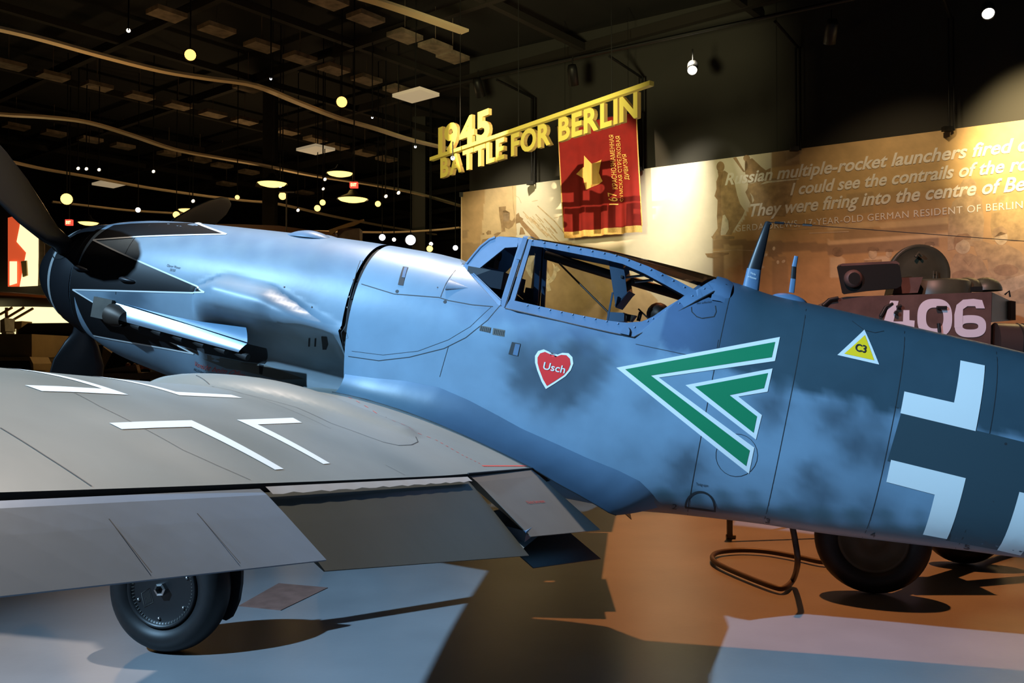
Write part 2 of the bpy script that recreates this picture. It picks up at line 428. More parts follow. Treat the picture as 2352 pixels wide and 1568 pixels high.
def seams(mb, lst, fn, off=.0012):
    for wd, pts in lst: ribbon(mb, pts, wd, fn, off)
mb.use(M['line'])
vert = lambda x, z0, z1: [(x, z0+(z1-z0)*i/14) for i in range(15)]
seams(mb, [(.004, vert(1.0, -.05, .46)), (.003, F((828, 598), (815, 640), (795, 740), (790, 800)))], on_fus)
# black teeth over the nose, white edged
mb.use(M['black'])
T2 = F((222, 556), (455, 667), (178, 666)); T3 = F((172, 672), (232, 708), (340, 762), (425, 806), (225, 775)); T1 = F((232, 549), (500, 538), (452, 514), (280, 516))
front = [(.622, f_top(.622)-.012)]
cq(on_fus, .0014, mb, F((214, 551), (470, 671), (167, 664)), .03)
cq(on_fus, .0014, mb, F((167, 665), (235, 706), (335, 756), (440, 810), (215, 770)), .03)
cq(on_fus, .0014, mb, F((214, 551), (515, 538), (456, 513), (300, 513.5), (262, 517)), .03)
ring = [(0.62+.05*i/2, z) for i in range(3) for z in (0,)]
P = []
for i in range(3):
    x = .617+.02*i; P.append([(x, (f_y(x, z)+.0014)*s, z) for s in (1,) for z in np.linspace(f_bot(x)+.001, f_top(x)-.001, 40)])
mb.grid(P)
mb.use(M['white'])
for pts in (((214, 551), (470, 671)), ((167, 665), (470, 671)), ((167, 665), (228, 702)), ((215, 770), (445, 812)), ((214, 551), (330, 543), (520, 538)), ((520, 538), (456, 512)), ((335, 757), (445, 812))):
    ribbon(mb, F(*pts), .009, on_fus, .0022)
cowl = abuild(mb, 'engine_cowling', attr=True)

# text decals that follow a surface
def text_on(mb, txt, p0, p1, hgt, fn, off, conv, size=1, shear=0, bold=0, spacing=1):
    """p0, p1: pixels of the two ends of the base line, hgt: pixels from base line to letter top at p0; conv maps pixel -> surface coordinates"""
    vs, fs = text_mesh(txt, 1, offset=bold, shear=shear, spacing=spacing)
    xs = [v.x for v in vs]; ys = [v.y for v in vs]; w_, h_ = max(xs)-min(xs), .73
    a, b, c = conv(*p0), conv(*p1), conv(p0[0]+hgt[0], p0[1]+hgt[1])
    mb.add([fn(a[0]+(b[0]-a[0])*(v.x-min(xs))/w_+(c[0]-a[0])*v.y/h_, a[1]+(b[1]-a[1])*(v.x-min(xs))/w_+(c[1]-a[1])*v.y/h_, off) for v in vs], fs)
for m_, t_, p0, p1, h_ in (('redtxt', 'Vorsicht beim Öffnen', (446, 839), (560, 868), (3, -11)), ('line', 'Kühler ist im Motor', (445, 850), (545, 874), (2, -6)), ('line', 'Oberer Wasser', (383, 612), (414, 618), (2, -6)), ('line', '50/50', (390, 622), (402, 624), (2, -6))):
    mb = MB_().use(M[m_]); text_on(mb, t_, p0, p1, h_, on_fus, .002, hit); abuild(mb, 'cowling_stencil')

# recess behind the cowling
mb = MB_().use(M['dark']); rows = []
for x in (2.585, 2.65):
    rows.append([(x, s*f_y(x, z)*.965, z*.975) for s, seq in ((1, np.linspace(f_bot(x), f_top(x), 40)), (-1, np.linspace(f_top(x), f_bot(x), 40))) for z in seq])
mb.grid(rows); abuild(mb, 'firewall_gap')

# rear fuselage
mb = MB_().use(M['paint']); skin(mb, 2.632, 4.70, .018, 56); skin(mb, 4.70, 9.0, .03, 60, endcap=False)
mb.use(M['line'])
def xseam(px): return hit(px[0], px[1])[0]
sx = [xseam((1640, 850)), xseam((1822, 880)), xseam((2052, 960)), xseam((2272, 1000))]
for x in sx: ribbon(mb, vert(x, f_bot(x)+.02, f_top(x)-.004), .0035, on_fus, .0012)
seams(mb, [(.005, F((830, 652), (905, 675), (1008, 683), (1030, 690), (1085, 700), (1132, 704))), (.004, F((1012, 682), (1025, 650), (1045, 622), (1062, 606), (1078, 600))),
    (.004, F((1150, 700), (1120, 735), (1070, 775), (1020, 800), (940, 820), (870, 828), (800, 818))), (.002, F((1128, 705), (1080, 750), (1030, 780), (960, 806), (880, 815), (808, 806))),
    (.0025, F((1030, 795), (1010, 865))), (.003, F((1460, 790), (1642, 828))), (.0025, F((1642, 828), (1650, 780)))], on_fus)
circ = lambda cx, cy, rx, ry, a0=0, a1=360, n=24: [hit(cx+rx*math.cos(R(a)), cy-ry*math.sin(R(a))) for a in np.linspace(a0, a1, n)]
ribbon(mb, circ(1692, 1045, 48, 49), .0025, on_fus, .0012)
ribbon(mb, F((1955, 720), (1958, 738), (1985, 758), (2010, 764), (2030, 760)), .003, on_fus, .0012)
ribbon(mb, F((1588, 705), (1589, 716), (1600, 727), (1612, 731), (1640, 727), (1645, 716), (1643, 702)), .005, on_fus, .0014)
ribbon(mb, circ(1608, 1163, 33, 34, 0, 180)+F((1574, 1165), (1642, 1174), (1642, 1160)), .011, on_fus, .0016)
for px, py, r in ((912, 669, 4.2), (1022, 693, 4.2), (2310, 1019, 3), (2280, 1153, 3), (1005, 660, 1.5)):
    c_ = hit(px, py); cq(on_fus, .0016, mb, [(c_[0]+r/430*math.cos(a), c_[1]+r/430*math.sin(a)) for a in np.linspace(0, 6.283, 13)[:-1]], .05)
for poly in (((1103, 747), (1128, 752), (1126, 764), (1101, 759)), ((1133, 753), (1160, 758), (1158, 773), (1131, 768))): 
    mb.use(M['brown']); cq(on_fus, .0018, mb, F(*poly), .05)
mb.use(M['line'])
for k in range(6):
    cq(on_fus, .003, mb, F((1105+k*4, 749+k), (1107+k*4, 749+k), (1105+k*4, 759+k), (1103+k*4, 759+k)), .05)
    cq(on_fus, .003, mb, F((1136+k*4, 756+k*.8), (1138+k*4, 756+k*.8), (1136+k*4, 767+k*.8), (1134+k*4, 767+k*.8)), .05)
cq(on_fus, .002, mb, F((1176, 785), (1196, 789), (1190, 818), (1168, 813)), .05)
mb.use(M['frame']); cq(on_fus, .0035, mb, F((1184, 789), (1195, 791), (1189, 817), (1178, 814)), .05)
mb.use(M['line'])
cq(on_fus, .002, mb, F((926, 612), (938, 614), (926, 656), (914, 654)), .05)
mb.use(M['frame']); cq(on_fus, .003, mb, F((929, 614), (936, 615), (930, 638), (923, 637)), .05)
mb.use(M['line'])
for t_, a_, b_, h_ in (('2', (1543, 1168), (1554, 1169), (2, -12)), ('3', (1758, 1200), (1768, 1202), (2, -11)), ('4', (1998, 1231), (2010, 1233), (2, -10)), ('5', (2213, 1259), (2226, 1262), (2, -10)), ('Tankgruppe', (1598, 1113), (1626, 1117), (1, -6)),
        ('Hier aufbocken', (1600, 699), (1634, 695), (1, -5)), ('hier', (2055, 936), (2064, 938), (1, -4))):
    text_on(mb, t_, a_, b_, h_, on_fus, .002, hit)
fus = abuild(mb, 'fuselage', attr=True)

# ---- fuselage markings
def marking(name, layers, fn=on_fus, conv=hit, step=.035, label=None):
    mb = MB_()
    for i, (m, poly) in enumerate(layers): mb.use(M[m]); cq(fn, .0022+.0012*i, mb, [conv(*p) for p in poly], step)
    o = abuild(mb, name)
    if label: o['label'] = label
    return o
z3 = lambda *pp: [(1300+a*.4592, 480+b*.4592) for a, b in pp]
marking('chevron_marking', [('white', z3((252, 793), (1070, 640), (1045, 760), (465, 842), (942, 1192), (915, 1322))), ('green', z3((296, 801), (1046, 665), (1029, 741), (425, 832), (919, 1206), (901, 1284)))], label='large green chevron with white edge')
marking('chevron_marking', [('white', z3((598, 880), (1033, 797), (1008, 913), (862, 937), (980, 1030), (950, 1152))), ('green', z3((645, 888), (1010, 820), (990, 895), (818, 930), (955, 1036), (938, 1118)))], label='small green chevron with white edge')
tri = marking('triangle_marking', [('white', z3((1492, 604), (1357, 730), (1566, 778))), ('yellow', z3((1494, 632), (1391, 724), (1541, 757)))], label='yellow triangle with white edge')
mb = MB_().use(M['line']); text_on(mb, 'C3', (1963, 806), (1988, 811), (2, -17), on_fus, .0062, hit, bold=.02); 
o = abuild(mb, 'triangle_letters', parent=None); o.parent = tri
# cross on the fuselage side
M['crossdark'] = mat('cross_dark_paint', (.030, .058, .075), rough=.5)
xr = hit(2352, 1100)[0]
mb = MB_().use(M['crossdark'])
cq(on_fus, .0016, mb, F((2070, 946), (2352, 1015), (2352, 1131), (2038, 1058)), .05)
cq(on_fus, .0017, mb, F((2216, 1096), (2345, 1128), (2325, 1190), (2290, 1262), (2172, 1240), (2192, 1185)), .05)
mb.use(M['white'])
for q in (((2205.6, 828), (2261.6, 839.6), (2240.4, 989.7), (2067.8, 948.4), (2077, 898.8), (2190.9, 924.5)),
          ((2046.3, 1055.4), (2218, 1097.5), (2174.6, 1236.6), (2119.6, 1226.4), (2146.7, 1135.1), (2035.5, 1106))):
    cq(on_fus, .0028, mb, F(*q), .035)
a_ = F((2341, 1129), (2290, 1262), (2344, 1274)); xr2 = a_[0][0]
cq(on_fus, .0028, mb, [a_[0], (xr2+.3, a_[0][1]-.01), (xr2+.3, a_[0][1]-.11), (a_[2][0]+.0, a_[0][1]-.11), a_[2], a_[1]], .05)
cq(on_fus, .0028, mb, [(6.36, .43), (6.46, .41), (6.46, .2), (6.66, .16), (6.66, .06), (6.36, .13)], .05)
abuild(mb, 'cross_marking')['label'] = 'white bracketed cross on the dark rear fuselage side'
# heart
def heart(s, n=48):
    out = []
    for i in range(n):
        t = 2*math.pi*i/n
        x = 16*math.sin(t)**3; y = 13*math.cos(t)-5*math.cos(2*t)-2*math.cos(3*t)-math.cos(4*t)
        out.append((x/16, y/16))
    return out
hp = heart(1)
def hm(sc_): # centre, half width, tilt
    cx, cy = 1272.5, 836; res = []
    for a, b in hp:
        a *= 44*sc_; b *= 49*sc_; 
        if b < 0: b *= 1.09; a *= 1.0
        res.append((cx+a-.20*b*-1*.0+(-.0)*b+a*0+(-b*-.0)+(-(b-20)*.0)+(b*.13), cy-b+a*.13))
    return res
def heart_px(k):
    out = []
    pts = [(1273, 822), (1262, 808), (1249, 802), (1236, 806), (1229, 817), (1229, 832), (1234, 850), (1244, 876), (1254, 893), (1275, 880), (1299, 864), (1311, 850), (1317, 835), (1315, 820), (1306, 811), (1292, 810), (1281, 814)]
    cx, cy = 1271, 843
    for x, y in pts: out.append((cx+(x-cx)*k, cy+(y-cy)*k))
    return out
ht = marking('heart_marking', [('white', heart_px(1)), ('red', heart_px(.86))], step=.03, label='red heart with white edge and a name')
mb = MB_().use(M['white']); text_on(mb, 'Usch', (1247, 847), (1297, 857), (4, -17), on_fus, .0062, hit, bold=.01)
o = abuild(mb, 'heart_lettering', parent=None); o.parent = ht

# ---- nose: spinner, propeller
SPIN = [(.05, .0), (.054, .03), (.066, .065), (.09, .110), (.125, .155), (.17, .200), (.225, .245), (.29, .287), (.36, .325), (.44, .36), (.52, .383), (.6, .395)]
def sprad(x): return interp(x, [p[0] for p in SPIN], [p[1] for p in SPIN])
mb = MB_().use(M['spinner']); mb.lathe([(x, sprad(x)) for x in np.linspace(.05, .603, 60)], (0, 0, 0), (1, 0, 0), 64)
mb.lathe([(.603, .395), (.604, .30), (.603, .02)], (0, 0, 0), (1, 0, 0), 48)
mb.use(mat('spinner_stripe', (.40, .42, .42), rough=.5)); mb.lathe([(x, sprad(x)+.0022) for x in np.linspace(.368, .402, 4)], (0, 0, 0), (1, 0, 0), 72)
spin = abuild(mb, 'spinner')
mb = MB_().use(M['dark']); mb.lathe([(.598, .388), (.63, .40)], (0, 0, 0), (1, 0, 0), 64); abuild(mb, 'spinner_gap')
def blade(ang):
    """ang: blade direction in the y-z plane, measured from port (y) towards up (z)"""
    mb = MB_().use(M['mast']); er = np.array([0, math.cos(ang), math.sin(ang)]); et = np.array([0, -math.sin(ang), math.cos(ang)]); ex = np.array([1., 0, 0])
    RR = [.30, .40, .47, .60, .82, 1.05, 1.27, 1.44, 1.56, 1.615]; CH = [.13, .14, .22, .33, .38, .37, .32, .25, .16, .03]; TK = [.12, .12, .09, .055, .04, .03, .024, .018, .012, .004]; TW = [44, 44, 41, 35, 28, 23, 19, 16, 14, 14]
    rows = []
    for r, c, t, tw in zip(RR, CH, TK, TW):
        a = R(tw); cd_ = et*math.cos(a)-ex*math.sin(a); td = et*math.sin(a)+ex*math.cos(a); row = []
        for k in range(20):
            q = 2*math.pi*k/20; u = math.cos(q)*.5; v = math.sin(q)*.5*(1-.45*math.cos(q) if c > .13 else 1)
            row.append(np.array([.44, 0, 0])+er*r+cd_*c*(u-.05)+td*t*v)
        rows.append(row)
    mb.grid(rows, closed_v=True); mb.add(rows[-1], [tuple(range(20))])
    o = abuild(mb, 'propeller_blade')
    # root cuff opening in the spinner
    mb = MB_().use(M['dark']); cen = .44
    rr = []
    for k in range(24):
        q = 2*math.pi*k/24; dx = .105*math.cos(q)*abs(math.cos(q))**-.35*1.0 if abs(math.cos(q)) > 1e-3 else 0; da = .30*math.sin(q)
        x = cen+dx*1.0; a2 = ang+da*1.0; rad = sprad(min(.6, x))+.003
        rr.append((x, rad*math.cos(a2), rad*math.sin(a2)))
    mb.add(rr+[(cen, (sprad(cen)+.004)*math.cos(ang), (sprad(cen)+.004)*math.sin(ang))], [(k, (k+1) % 24, 24) for k in range(24)])
    h = abuild(mb, 'blade_root_opening', parent=None); h.parent = spin
    return o
BL = 32
for a in (R(BL), R(BL+120), R(BL+240)): blade(a)
# ---- windscreen and canopy
CTX = [3.10, 3.475, 3.98, 4.24, 4.47, 4.66, 4.76]
CTZ = [.757, .757, .759, .744, .725, .706, .69]
def c_top(x): return float(np.interp(x, CTX, CTZ))
def c_side(x, z, bump=False):
    y = max(0, -.397+.268*min(x, 3.49)-.48*z)
    if x > 4.3: k = sstep(4.3, 4.62, x); y = y*(1-k)+f_y(x, z, False)*k
    return y
up1 = [(1215, 549), (1260, 556), (1300, 563), (1350, 571), (1400, 581), (1440, 593), (1490, 612), (1545, 638), (1600, 667)]
BAR = [hit(px, py, c_side, .3) for px, py in up1]
BARX = [p[0] for p in BAR]; BARZ = [p[1] for p in BAR]
def z_bar(x): return min(c_top(x)-.004, float(np.interp(x, BARX, BARZ))) if x < BARX[-1] else BARZ[-1]-(x-BARX[-1])*.1
def c_y(x, z, bump=False):
    if x < 3.49: return c_side(x, z)
    zb = z_bar(x)
    if z <= zb: return c_side(x, z)
    t = (z-zb)/max(.002, c_top(x)-zb); return c_side(x, zb)*math.sqrt(max(0, 1-t*t))
def on_can(a, b, off): return (a, c_y(a, b)+off, b)
def chit(px, py): return hit(px, py, c_y, .3)
def H(*pp): return [chit(*p) for p in pp]
def shell(mb, poly, fn, o1, o2, step=.04, both=True):
    vs, fs = cut_poly(poly, step); ed = {}
    for f in fs:
        for i in range(len(f)):
            a, b = f[i], f[(i+1) % len(f)]; k = (min(a, b), max(a, b)); ed[k] = ed.get(k, 0)+1
    n = len(vs)
    for s in ((1, -1) if both else (1,)):
        A = [fn(a, b, o1) for a, b in vs]; B = [fn(a, b, o2) for a, b in vs]
        pts = [(p[0], p[1]*s, p[2]) for p in A+B]
        F_ = [f for f in fs]+[tuple(n+i for i in reversed(f)) for f in fs]+[(a, b, b+n, a+n) for (a, b), c in ed.items() if c == 1]
        mb.add(pts, F_)
wind = None
mb = MB_().use(M['frame'])
shell(mb, H((1064, 612), (1085, 586), (1103, 566), (1125, 549.5), (1147, 543), (1192, 546), (1188, 567), (1160, 569), (1088, 627), (1074, 634)), on_can, .004, -.012)
shell(mb, H((1190, 545), (1209, 548), (1159, 706), (1130, 698), (1136, 690), (1151, 690), (1190, 566)), on_can, .004, -.012)
shell(mb, H((1068, 618), (1088, 626), (1152, 688), (1150, 702), (1138, 701)), on_can, .006, -.010)
E0, E1, E2, E3 = [np.array((p[0], c_side(*p), p[1])) for p in H((1072, 607), (1125, 551), (1150, 543), (1207, 547))]
ed = [np.array((p[0], c_side(*p), p[1])) for p in H((1072, 607), (1088, 587), (1104, 568), (1125, 551), (1138, 546), (1150, 543), (1180, 544), (1209, 548))]
rows = []
for p in ed[3:]: rows.append([(p[0], y, p[2]+.010*(1-(y/p[1])**2)) for y in np.linspace(p[1], -p[1], 9)])
mb.grid(rows); mb.grid([[(p[0], p[1], p[2]-.015) for p in r] for r in rows])
for s in (1, -1): mb.tube([(p[0], p[1]*s, p[2]) for p in ed[:5]], .011, 8)
mb.tube([(ed[0][0], ed[0][1], ed[0][2]), (ed[0][0], -ed[0][1], ed[0][2])], .014, 8)
abuild(mb, 'windscreen_frame')
mb = MB_().use(M['wglass']); 
for s in (1, -1):
    pl = H((1084, 622), (1158, 566), (1192, 564), (1150, 692)); vs, fs = cut_poly(pl, .05); mb.add([(a, s*(c_y(a, b)-.004), b) for a, b in vs], fs)
mb.add([tuple(ed[0]), (ed[0][0], -ed[0][1], ed[0][2]), (ed[3][0], -ed[3][1], ed[3][2]), tuple(ed[3])], [(0, 1, 2, 3)])
abuild(mb, 'windscreen_glass')
mb = MB_().use(M['frame'])
shell(mb, H((1215, 549), (1224, 551), (1180, 699), (1166, 708)), on_can, .007, -.014)
up2 = [(1575, 680), (1530, 655), (1480, 628), (1430, 606), (1390, 596), (1340, 586), (1300, 578), (1260, 570), (1219, 564)]
shell(mb, H(*up1, *up2), on_can, .006, -.016, .05)
bt1 = [(1172, 688), (1240, 703), (1320, 721), (1395, 736), (1440, 741), (1475, 738), (1500, 727), (1530, 706), (1573, 680), (1610, 659), (1640, 641), (1672, 643)]
bt2 = [(1668, 652), (1640, 668), (1600, 690), (1560, 713), (1520, 738), (1490, 755), (1456, 773), (1400, 762), (1320, 744), (1240, 725), (1161, 707)]
shell(mb, H(*bt1, *bt2), on_can, .008, -.016, .05)
def arc_pts(x, z0, n=24):
    zb, zt = z_bar(x), c_top(x); out = [(x, c_side(x, z), z) for z in np.linspace(min(z0, zb-.01), zb, n//3)][:-1]
    yb = c_side(x, zb); out += [(x, yb*math.cos(q), zb+(zt-zb)*math.sin(q)) for q in np.linspace(0, math.pi/2, n)]
    return out+[(x, -p[1], p[2]) for p in reversed(out[:-1])]
for xs_, z0 in ((((3.497, .006), (3.525, .006)), .60), (((4.615, .006), (4.665, .006), (4.71, -.006)), .56)):   # arches over the top
    for dn in (0, -.016): mb.grid([[(p[0], p[1]+math.copysign(min(abs(p[1]), abs(off+dn)), p[1]*(off+dn)), p[2]+off+dn) for p in arc_pts(x, z0)] for x, off in xs_])
mb.use(M['white'])
hood = abuild(mb, 'canopy_frame')
for px, py in [(1223+i*27.5, 553+i*4.9) for i in range(8)]+[(1444, 598), (1470, 608), (1495, 620), (1520, 632), (1546, 645), (1572, 660)]+[(1212+i*26, 702+i*5.2) for i in range(9)]+[(1458, 752), (1488, 738), (1500, 732), (1530, 714), (1560, 697), (1590, 680), (1618, 663)]:
    a, b = chit(px, py); y = c_y(a, b); mb = MB_().use(M['frame'])
    mb.lathe([(0, .007), (.004, .0055), (.006, .0)], (a, y+.006, b), (0, 1, 0), 8); abuild(mb, 'rivet', parent=None).parent = hood
mb = MB_().use(M['frame']); shell(mb, H((1425, 765), (1430, 755), (1437, 750), (1445, 752), (1448, 759), (1446, 770)), on_can, .022, .0, both=False); abuild(mb, 'canopy_latch', parent=None).parent = hood
mb = MB_().use(M['line'])
for s in (1, -1):
    mb.tube([(a, s*(c_y(a, b)+.006), b) for a, b in H(*[(px, py+1.5) for px, py in bt2])], .0045, 6)
    mb.tube([(a, s*(c_y(a, b)+.004), b) for a, b in H((1212, 550), (1200, 590), (1185, 635), (1170, 680), (1162, 706))], .004, 6)
    mb.tube([(a, s*(c_y(a, b)+.004), b) for a, b in H((1084, 627), (1110, 650), (1151, 691))], .0025, 6)
abuild(mb, 'canopy_seal')
rows = []
mb = MB_().use(M['glass'])
for x in np.linspace(3.50, 4.68, 34):
    rows.append(arc_pts(x, max(.30, min(f_cut(x), z_bar(x)-.02)), 24))
mb.grid(rows); abuild(mb, 'canopy_glass')
# cockpit well and deck
mb = MB_().use(M['dark'])
rows = []
for x in np.linspace(3.05, 4.54, 30):
    zc = min(f_cut(x), f_top(x))-.012; y0 = f_y(x, zc)-.012
    rows.append([(x, y0, zc), (x, y0-.02, zc-.10), (x, y0*.7, zc-.30), (x, -y0*.7, zc-.30), (x, -y0+.02, zc-.10), (x, -y0, zc)])
mb.grid(rows, smooth=False); abuild(mb, 'cockpit_tub')
mb = MB_().use(M['frame_in'])    # instrument coaming, sight, side lever
mb.box((3.33, 0, .47), (.22, .5, .10)); mb.box((3.30, .05, .60), (.05, .10, .12)); mb.lathe([(0, .03), (.05, .03)], (3.28, .02, .62), (1, 0, 0), 12)
abuild(mb, 'gun_sight')
mb = MB_().use(M['frame_in'])
p = at_y(1237, 570, -.36); q = at_y(1228, 700, -.38); mb.tube([at_y(1243, 566, -.30), at_y(1226, 706, -.39)], .034, 4)
p1 = at_y(1188, 650, -.36); mb.tube([at_y(1180, 660, -.3), at_y(1235, 706, -.3)], .02, 6)
mb.box(at_y(1212, 690, -.3), (.05, .03, .16))
abuild(mb, 'canopy_side_post')
mb = MB_().use(M['heat']); mb.tube([at_y(1252, 585, -.17), at_y(1420, 636, -.2), at_y(1592, 688, -.28)], .028, 12); abuild(mb, 'canopy_side_rail')
mb = MB_().use(M['heat']); mb.tube([at_y(1285, 605, -.1), at_y(1402, 722, 0.0)], .006, 6); abuild(mb, 'canopy_strap')
mb = MB_().use(M['armour'])
def plate(mb, pts, y, t):
    P = [at_y(px, py, y) for px, py in pts]; n = len(P)
    mb.add([(p[0], p[1], p[2]) for p in P]+[(p[0], p[1]-t, p[2]) for p in P], [tuple(range(n)), tuple(range(2*n-1, n-1, -1))]+[(i, (i+1) % n, (i+1) % n+n, i+n) for i in range(n)])
plate(mb, ((1398, 600), (1430, 606), (1435, 628), (1440, 672), (1414, 706)), .16, .012)
plate(mb, ((1398, 600), (1430, 606), (1435, 628), (1440, 672), (1414, 706)), -.10, .012)
a_, b_, c_, d_ = at_y(1440, 672, .16), at_y(1414, 706, .16), at_y(1399, 602, .16), at_y(1430, 606, .16)
for u, v in ((a_, b_), ):
    mb.hexa([(u[0], .16, u[2]), (u[0], -.11, u[2]), (v[0], -.11, v[2]), (v[0], .16, v[2]), (u[0]+.01, .16, u[2]+.012), (u[0]+.01, -.11, u[2]+.012), (v[0]-.01, -.11, v[2]+.012), (v[0]-.01, .16, v[2]+.012)])
mb.use(M['wglass']); mb.add([(a_[0], .15, a_[2]), (a_[0], -.1, a_[2]), (d_[0], -.1, d_[2]), (d_[0], .15, d_[2])], [(0, 1, 2, 3)])
mb.use(M['armour'])
plate(mb, ((1405, 671), (1409, 671), (1396, 740), (1392, 740)), .2, .012); plate(mb, ((1395, 716), (1434, 718), (1433, 738), (1396, 738)), .1, .15)
mb.use(M['metal'])
mb.tube([at_y(1436, 637, .13), at_y(1480, 632, .1)], .008, 6); mb.tube([at_y(1458, 647, .05), at_y(1500, 643, .03)], .009, 6); mb.box(at_y(1428, 635, .165), (.012, .01, .014))
abuild(mb, 'head_armour')
mb = MB_().use(M['heat'])
p = at_y(1512, 722, -.05); mb.lathe([(-.09, .02), (-.07, .055), (0, .07), (.07, .055), (.09, .02)], p, (.3, 1, 0), 16)
mb.tube([at_y(1466, 737, .05), at_y(1472, 716, .05)], .012, 6); mb.tube([at_y(1466, 709, .05), at_y(1490, 732, .05)], .005, 6); plate(mb, ((1436, 720), (1459, 724), (1448, 738), (1438, 737)), .1, .1)
abuild(mb, 'oxygen_bottle')

# ---- cowling details
f_plain = lambda x, z: f_y(x, z, False)
def phit(px, py): return hit(px, py, f_plain)
mb = MB_().use(M['alu'])
n = 26; rows = []
for i in range(n+1):
    t = i/n; a = chit if 0 else hit; top = phit(270+(573-270)*t, 696+(787-696)*t); bot = phit(262+(562-262)*t, 729+(809-729)*t)
    row = []
    for j in range(9):
        v = j/8; x = top[0]+(bot[0]-top[0])*v; z = top[1]+(bot[1]-top[1])*v
        row.append((x, f_y(x, z, False)+.012+.055*math.sin(v*math.pi*.5)*(.55+.45*min(1, t*6)), z))
    rows.append(row)
mb.grid(rows); rows2 = [[(p[0], p[1]-.004, p[2]-.002) for p in r] for r in rows]; mb.use(M['heat']); mb.grid(rows2)
abuild(mb, 'exhaust_shield')['label'] = 'bright curved shield over the exhaust row'
mb = MB_().use(M['paint'])
rows = []
for i in range(n+1):
    t = i/n; top = phit(420+(566-420)*t, 733+(752-733)*t); bot = phit(285+(575-285)*t, 697+(786-697)*t)
    rows.append([(top[0]+(bot[0]-top[0])*v, f_y(top[0]+(bot[0]-top[0])*v, top[1]+(bot[1]-top[1])*v, False)+.004+.03*v*v*t, top[1]+(bot[1]-top[1])*v) for v in np.linspace(0, 1, 6)])
mb.grid(rows, cols=[(.13, .25, .38)]*sum(len(r) for r in rows)); abuild(mb, 'shield_fairing', attr=True)
mb = MB_().use(M['dark']); cq(on_fus, .003, mb, F((232, 690), (300, 712), (570, 790), (612, 800), (608, 835), (560, 830), (440, 800), (330, 768), (262, 738), (232, 728)), .06)
mb.use(M['brown']); cq(on_fus, .0016, mb, F((440, 802), (560, 832), (610, 838), (700, 870), (640, 872), (520, 846), (450, 812), (400, 792)), .06)
abuild(mb, 'exhaust_slot')
mb = MB_().use(M['brown']); x, z = hit(244, 709); y = f_y(x, z); mb.box((x, y, z), (.14, .09, .13)); mb.use(M['heat']); mb.lathe([(0, .07), (.05, .072), (.12, .05)], (x+.06, y+.02, z-.02), (1, .1, -.15), 18); abuild(mb, 'exhaust_fairing')
for k in range(6):
    t = (k+.6)/6.2; x, z = phit(275+(575-275)*t, 735+(818-735)*t); y = f_y(x, z, False)
    mb = MB_().use(M['soot']); mb.tube([(x-.05, y-.03, z+.03), (x, y+.02, z+.015), (x+.05, y+.035, z+.0), (x+.10, y+.04, z-.01)], [.026, .028, .026, .022], 10); abuild(mb, 'exhaust_stack')
def fairing(name, px, py, L, Wd, Hh, m):
    x, z = hit(px, py); mb = MB_().use(M[m]); rows = []
    for i in range(12):
        t = i/11; a = -L/2+L*t; wd = Wd*math.sin(math.pi*(t**.6)*.5+0)*(1-t)**.35 if t < 1 else 0; hh = Hh*(t**.4)*(1-t)**.5*1.6
        wd = Wd*(min(1, t*4))**.5*(1-t)**.5
        rows.append([(x+a, f_y(x+a, z+wd*math.cos(q))+hh*math.sin(q), z+wd*math.cos(q)) for q in np.linspace(0, math.pi, 9)])
    mb.grid(rows); return abuild(mb, name)
fairing('cooling_scoop', 188, 617, .13, .022, .035, 'spinner'); fairing('cooling_scoop', 293, 643, .13, .022, .035, 'spinner')
mb = MB_().use(M['paint']); rows = []     # gun bulge on the cowling crown
for i in range(14):
    t = i/13; x = 1.92+.36*t; s = math.sin(math.pi*t); rows.append([(x, .10+.10*math.cos(q)*s**.5, f_top(x)-.03+.052*s*math.sin(q)) for q in np.linspace(0, math.pi, 10)])
mb.grid(rows, cols=[(.13, .19, .27)]*140); rows = [[(p[0], -p[1], p[2]) for p in r] for r in rows]; mb.grid(rows, cols=[(.13, .19, .27)]*140); abuild(mb, 'gun_bulge', attr=True)
for px, py in ((834, 600), (812, 642), (802, 682), (798, 706), (653, 659), (716, 705), (782, 755), (568, 806)):
    x, z = hit(px, py); mb = MB_().use(M['metal']); mb.lathe([(0, .006), (.003, .004), (.004, 0)], (x, f_y(x, z)+.001, z), (0, 1, 0), 8); abuild(mb, 'cowling_fastener')
for q in (((709, 776), (713, 776), (712, 795), (708, 795)), ((723, 776), (727, 776), (726, 795), (722, 795)), ((738, 772), (751, 773), (754, 790), (750, 802), (741, 802), (740, 790)),
          ((595, 835), (606, 838), (603, 860), (596, 858))):
    mb = MB_().use(M['dark']); cq(on_fus, .003, mb, F(*q), .06); abuild(mb, 'cowling_latch')
x, z = hit(1040, 655); mb = MB_().use(M['paint']); rows = []
for i in range(8):
    t = i/7; rows.append([(x-.03+.12*t, f_y(x-.03+.12*t, z+.0+.035*(1-t)*math.cos(q))+.02*(1-t)*math.sin(q), z+.035*(1-t*.9)*math.cos(q)) for q in np.linspace(0, math.pi, 8)])
mb.grid(rows, cols=[(.2, .25, .33)]*64); abuild(mb, 'cowl_scoop', attr=True)
p = at_y(1040, 606, .14); mb = MB_().use(M['frame']); mb.tube([p, p+np.array([.05, 0, -.02]), p+np.array([.09, 0, -.05])], [.006, .02, .012], 8); abuild(mb, 'spray_nozzle')

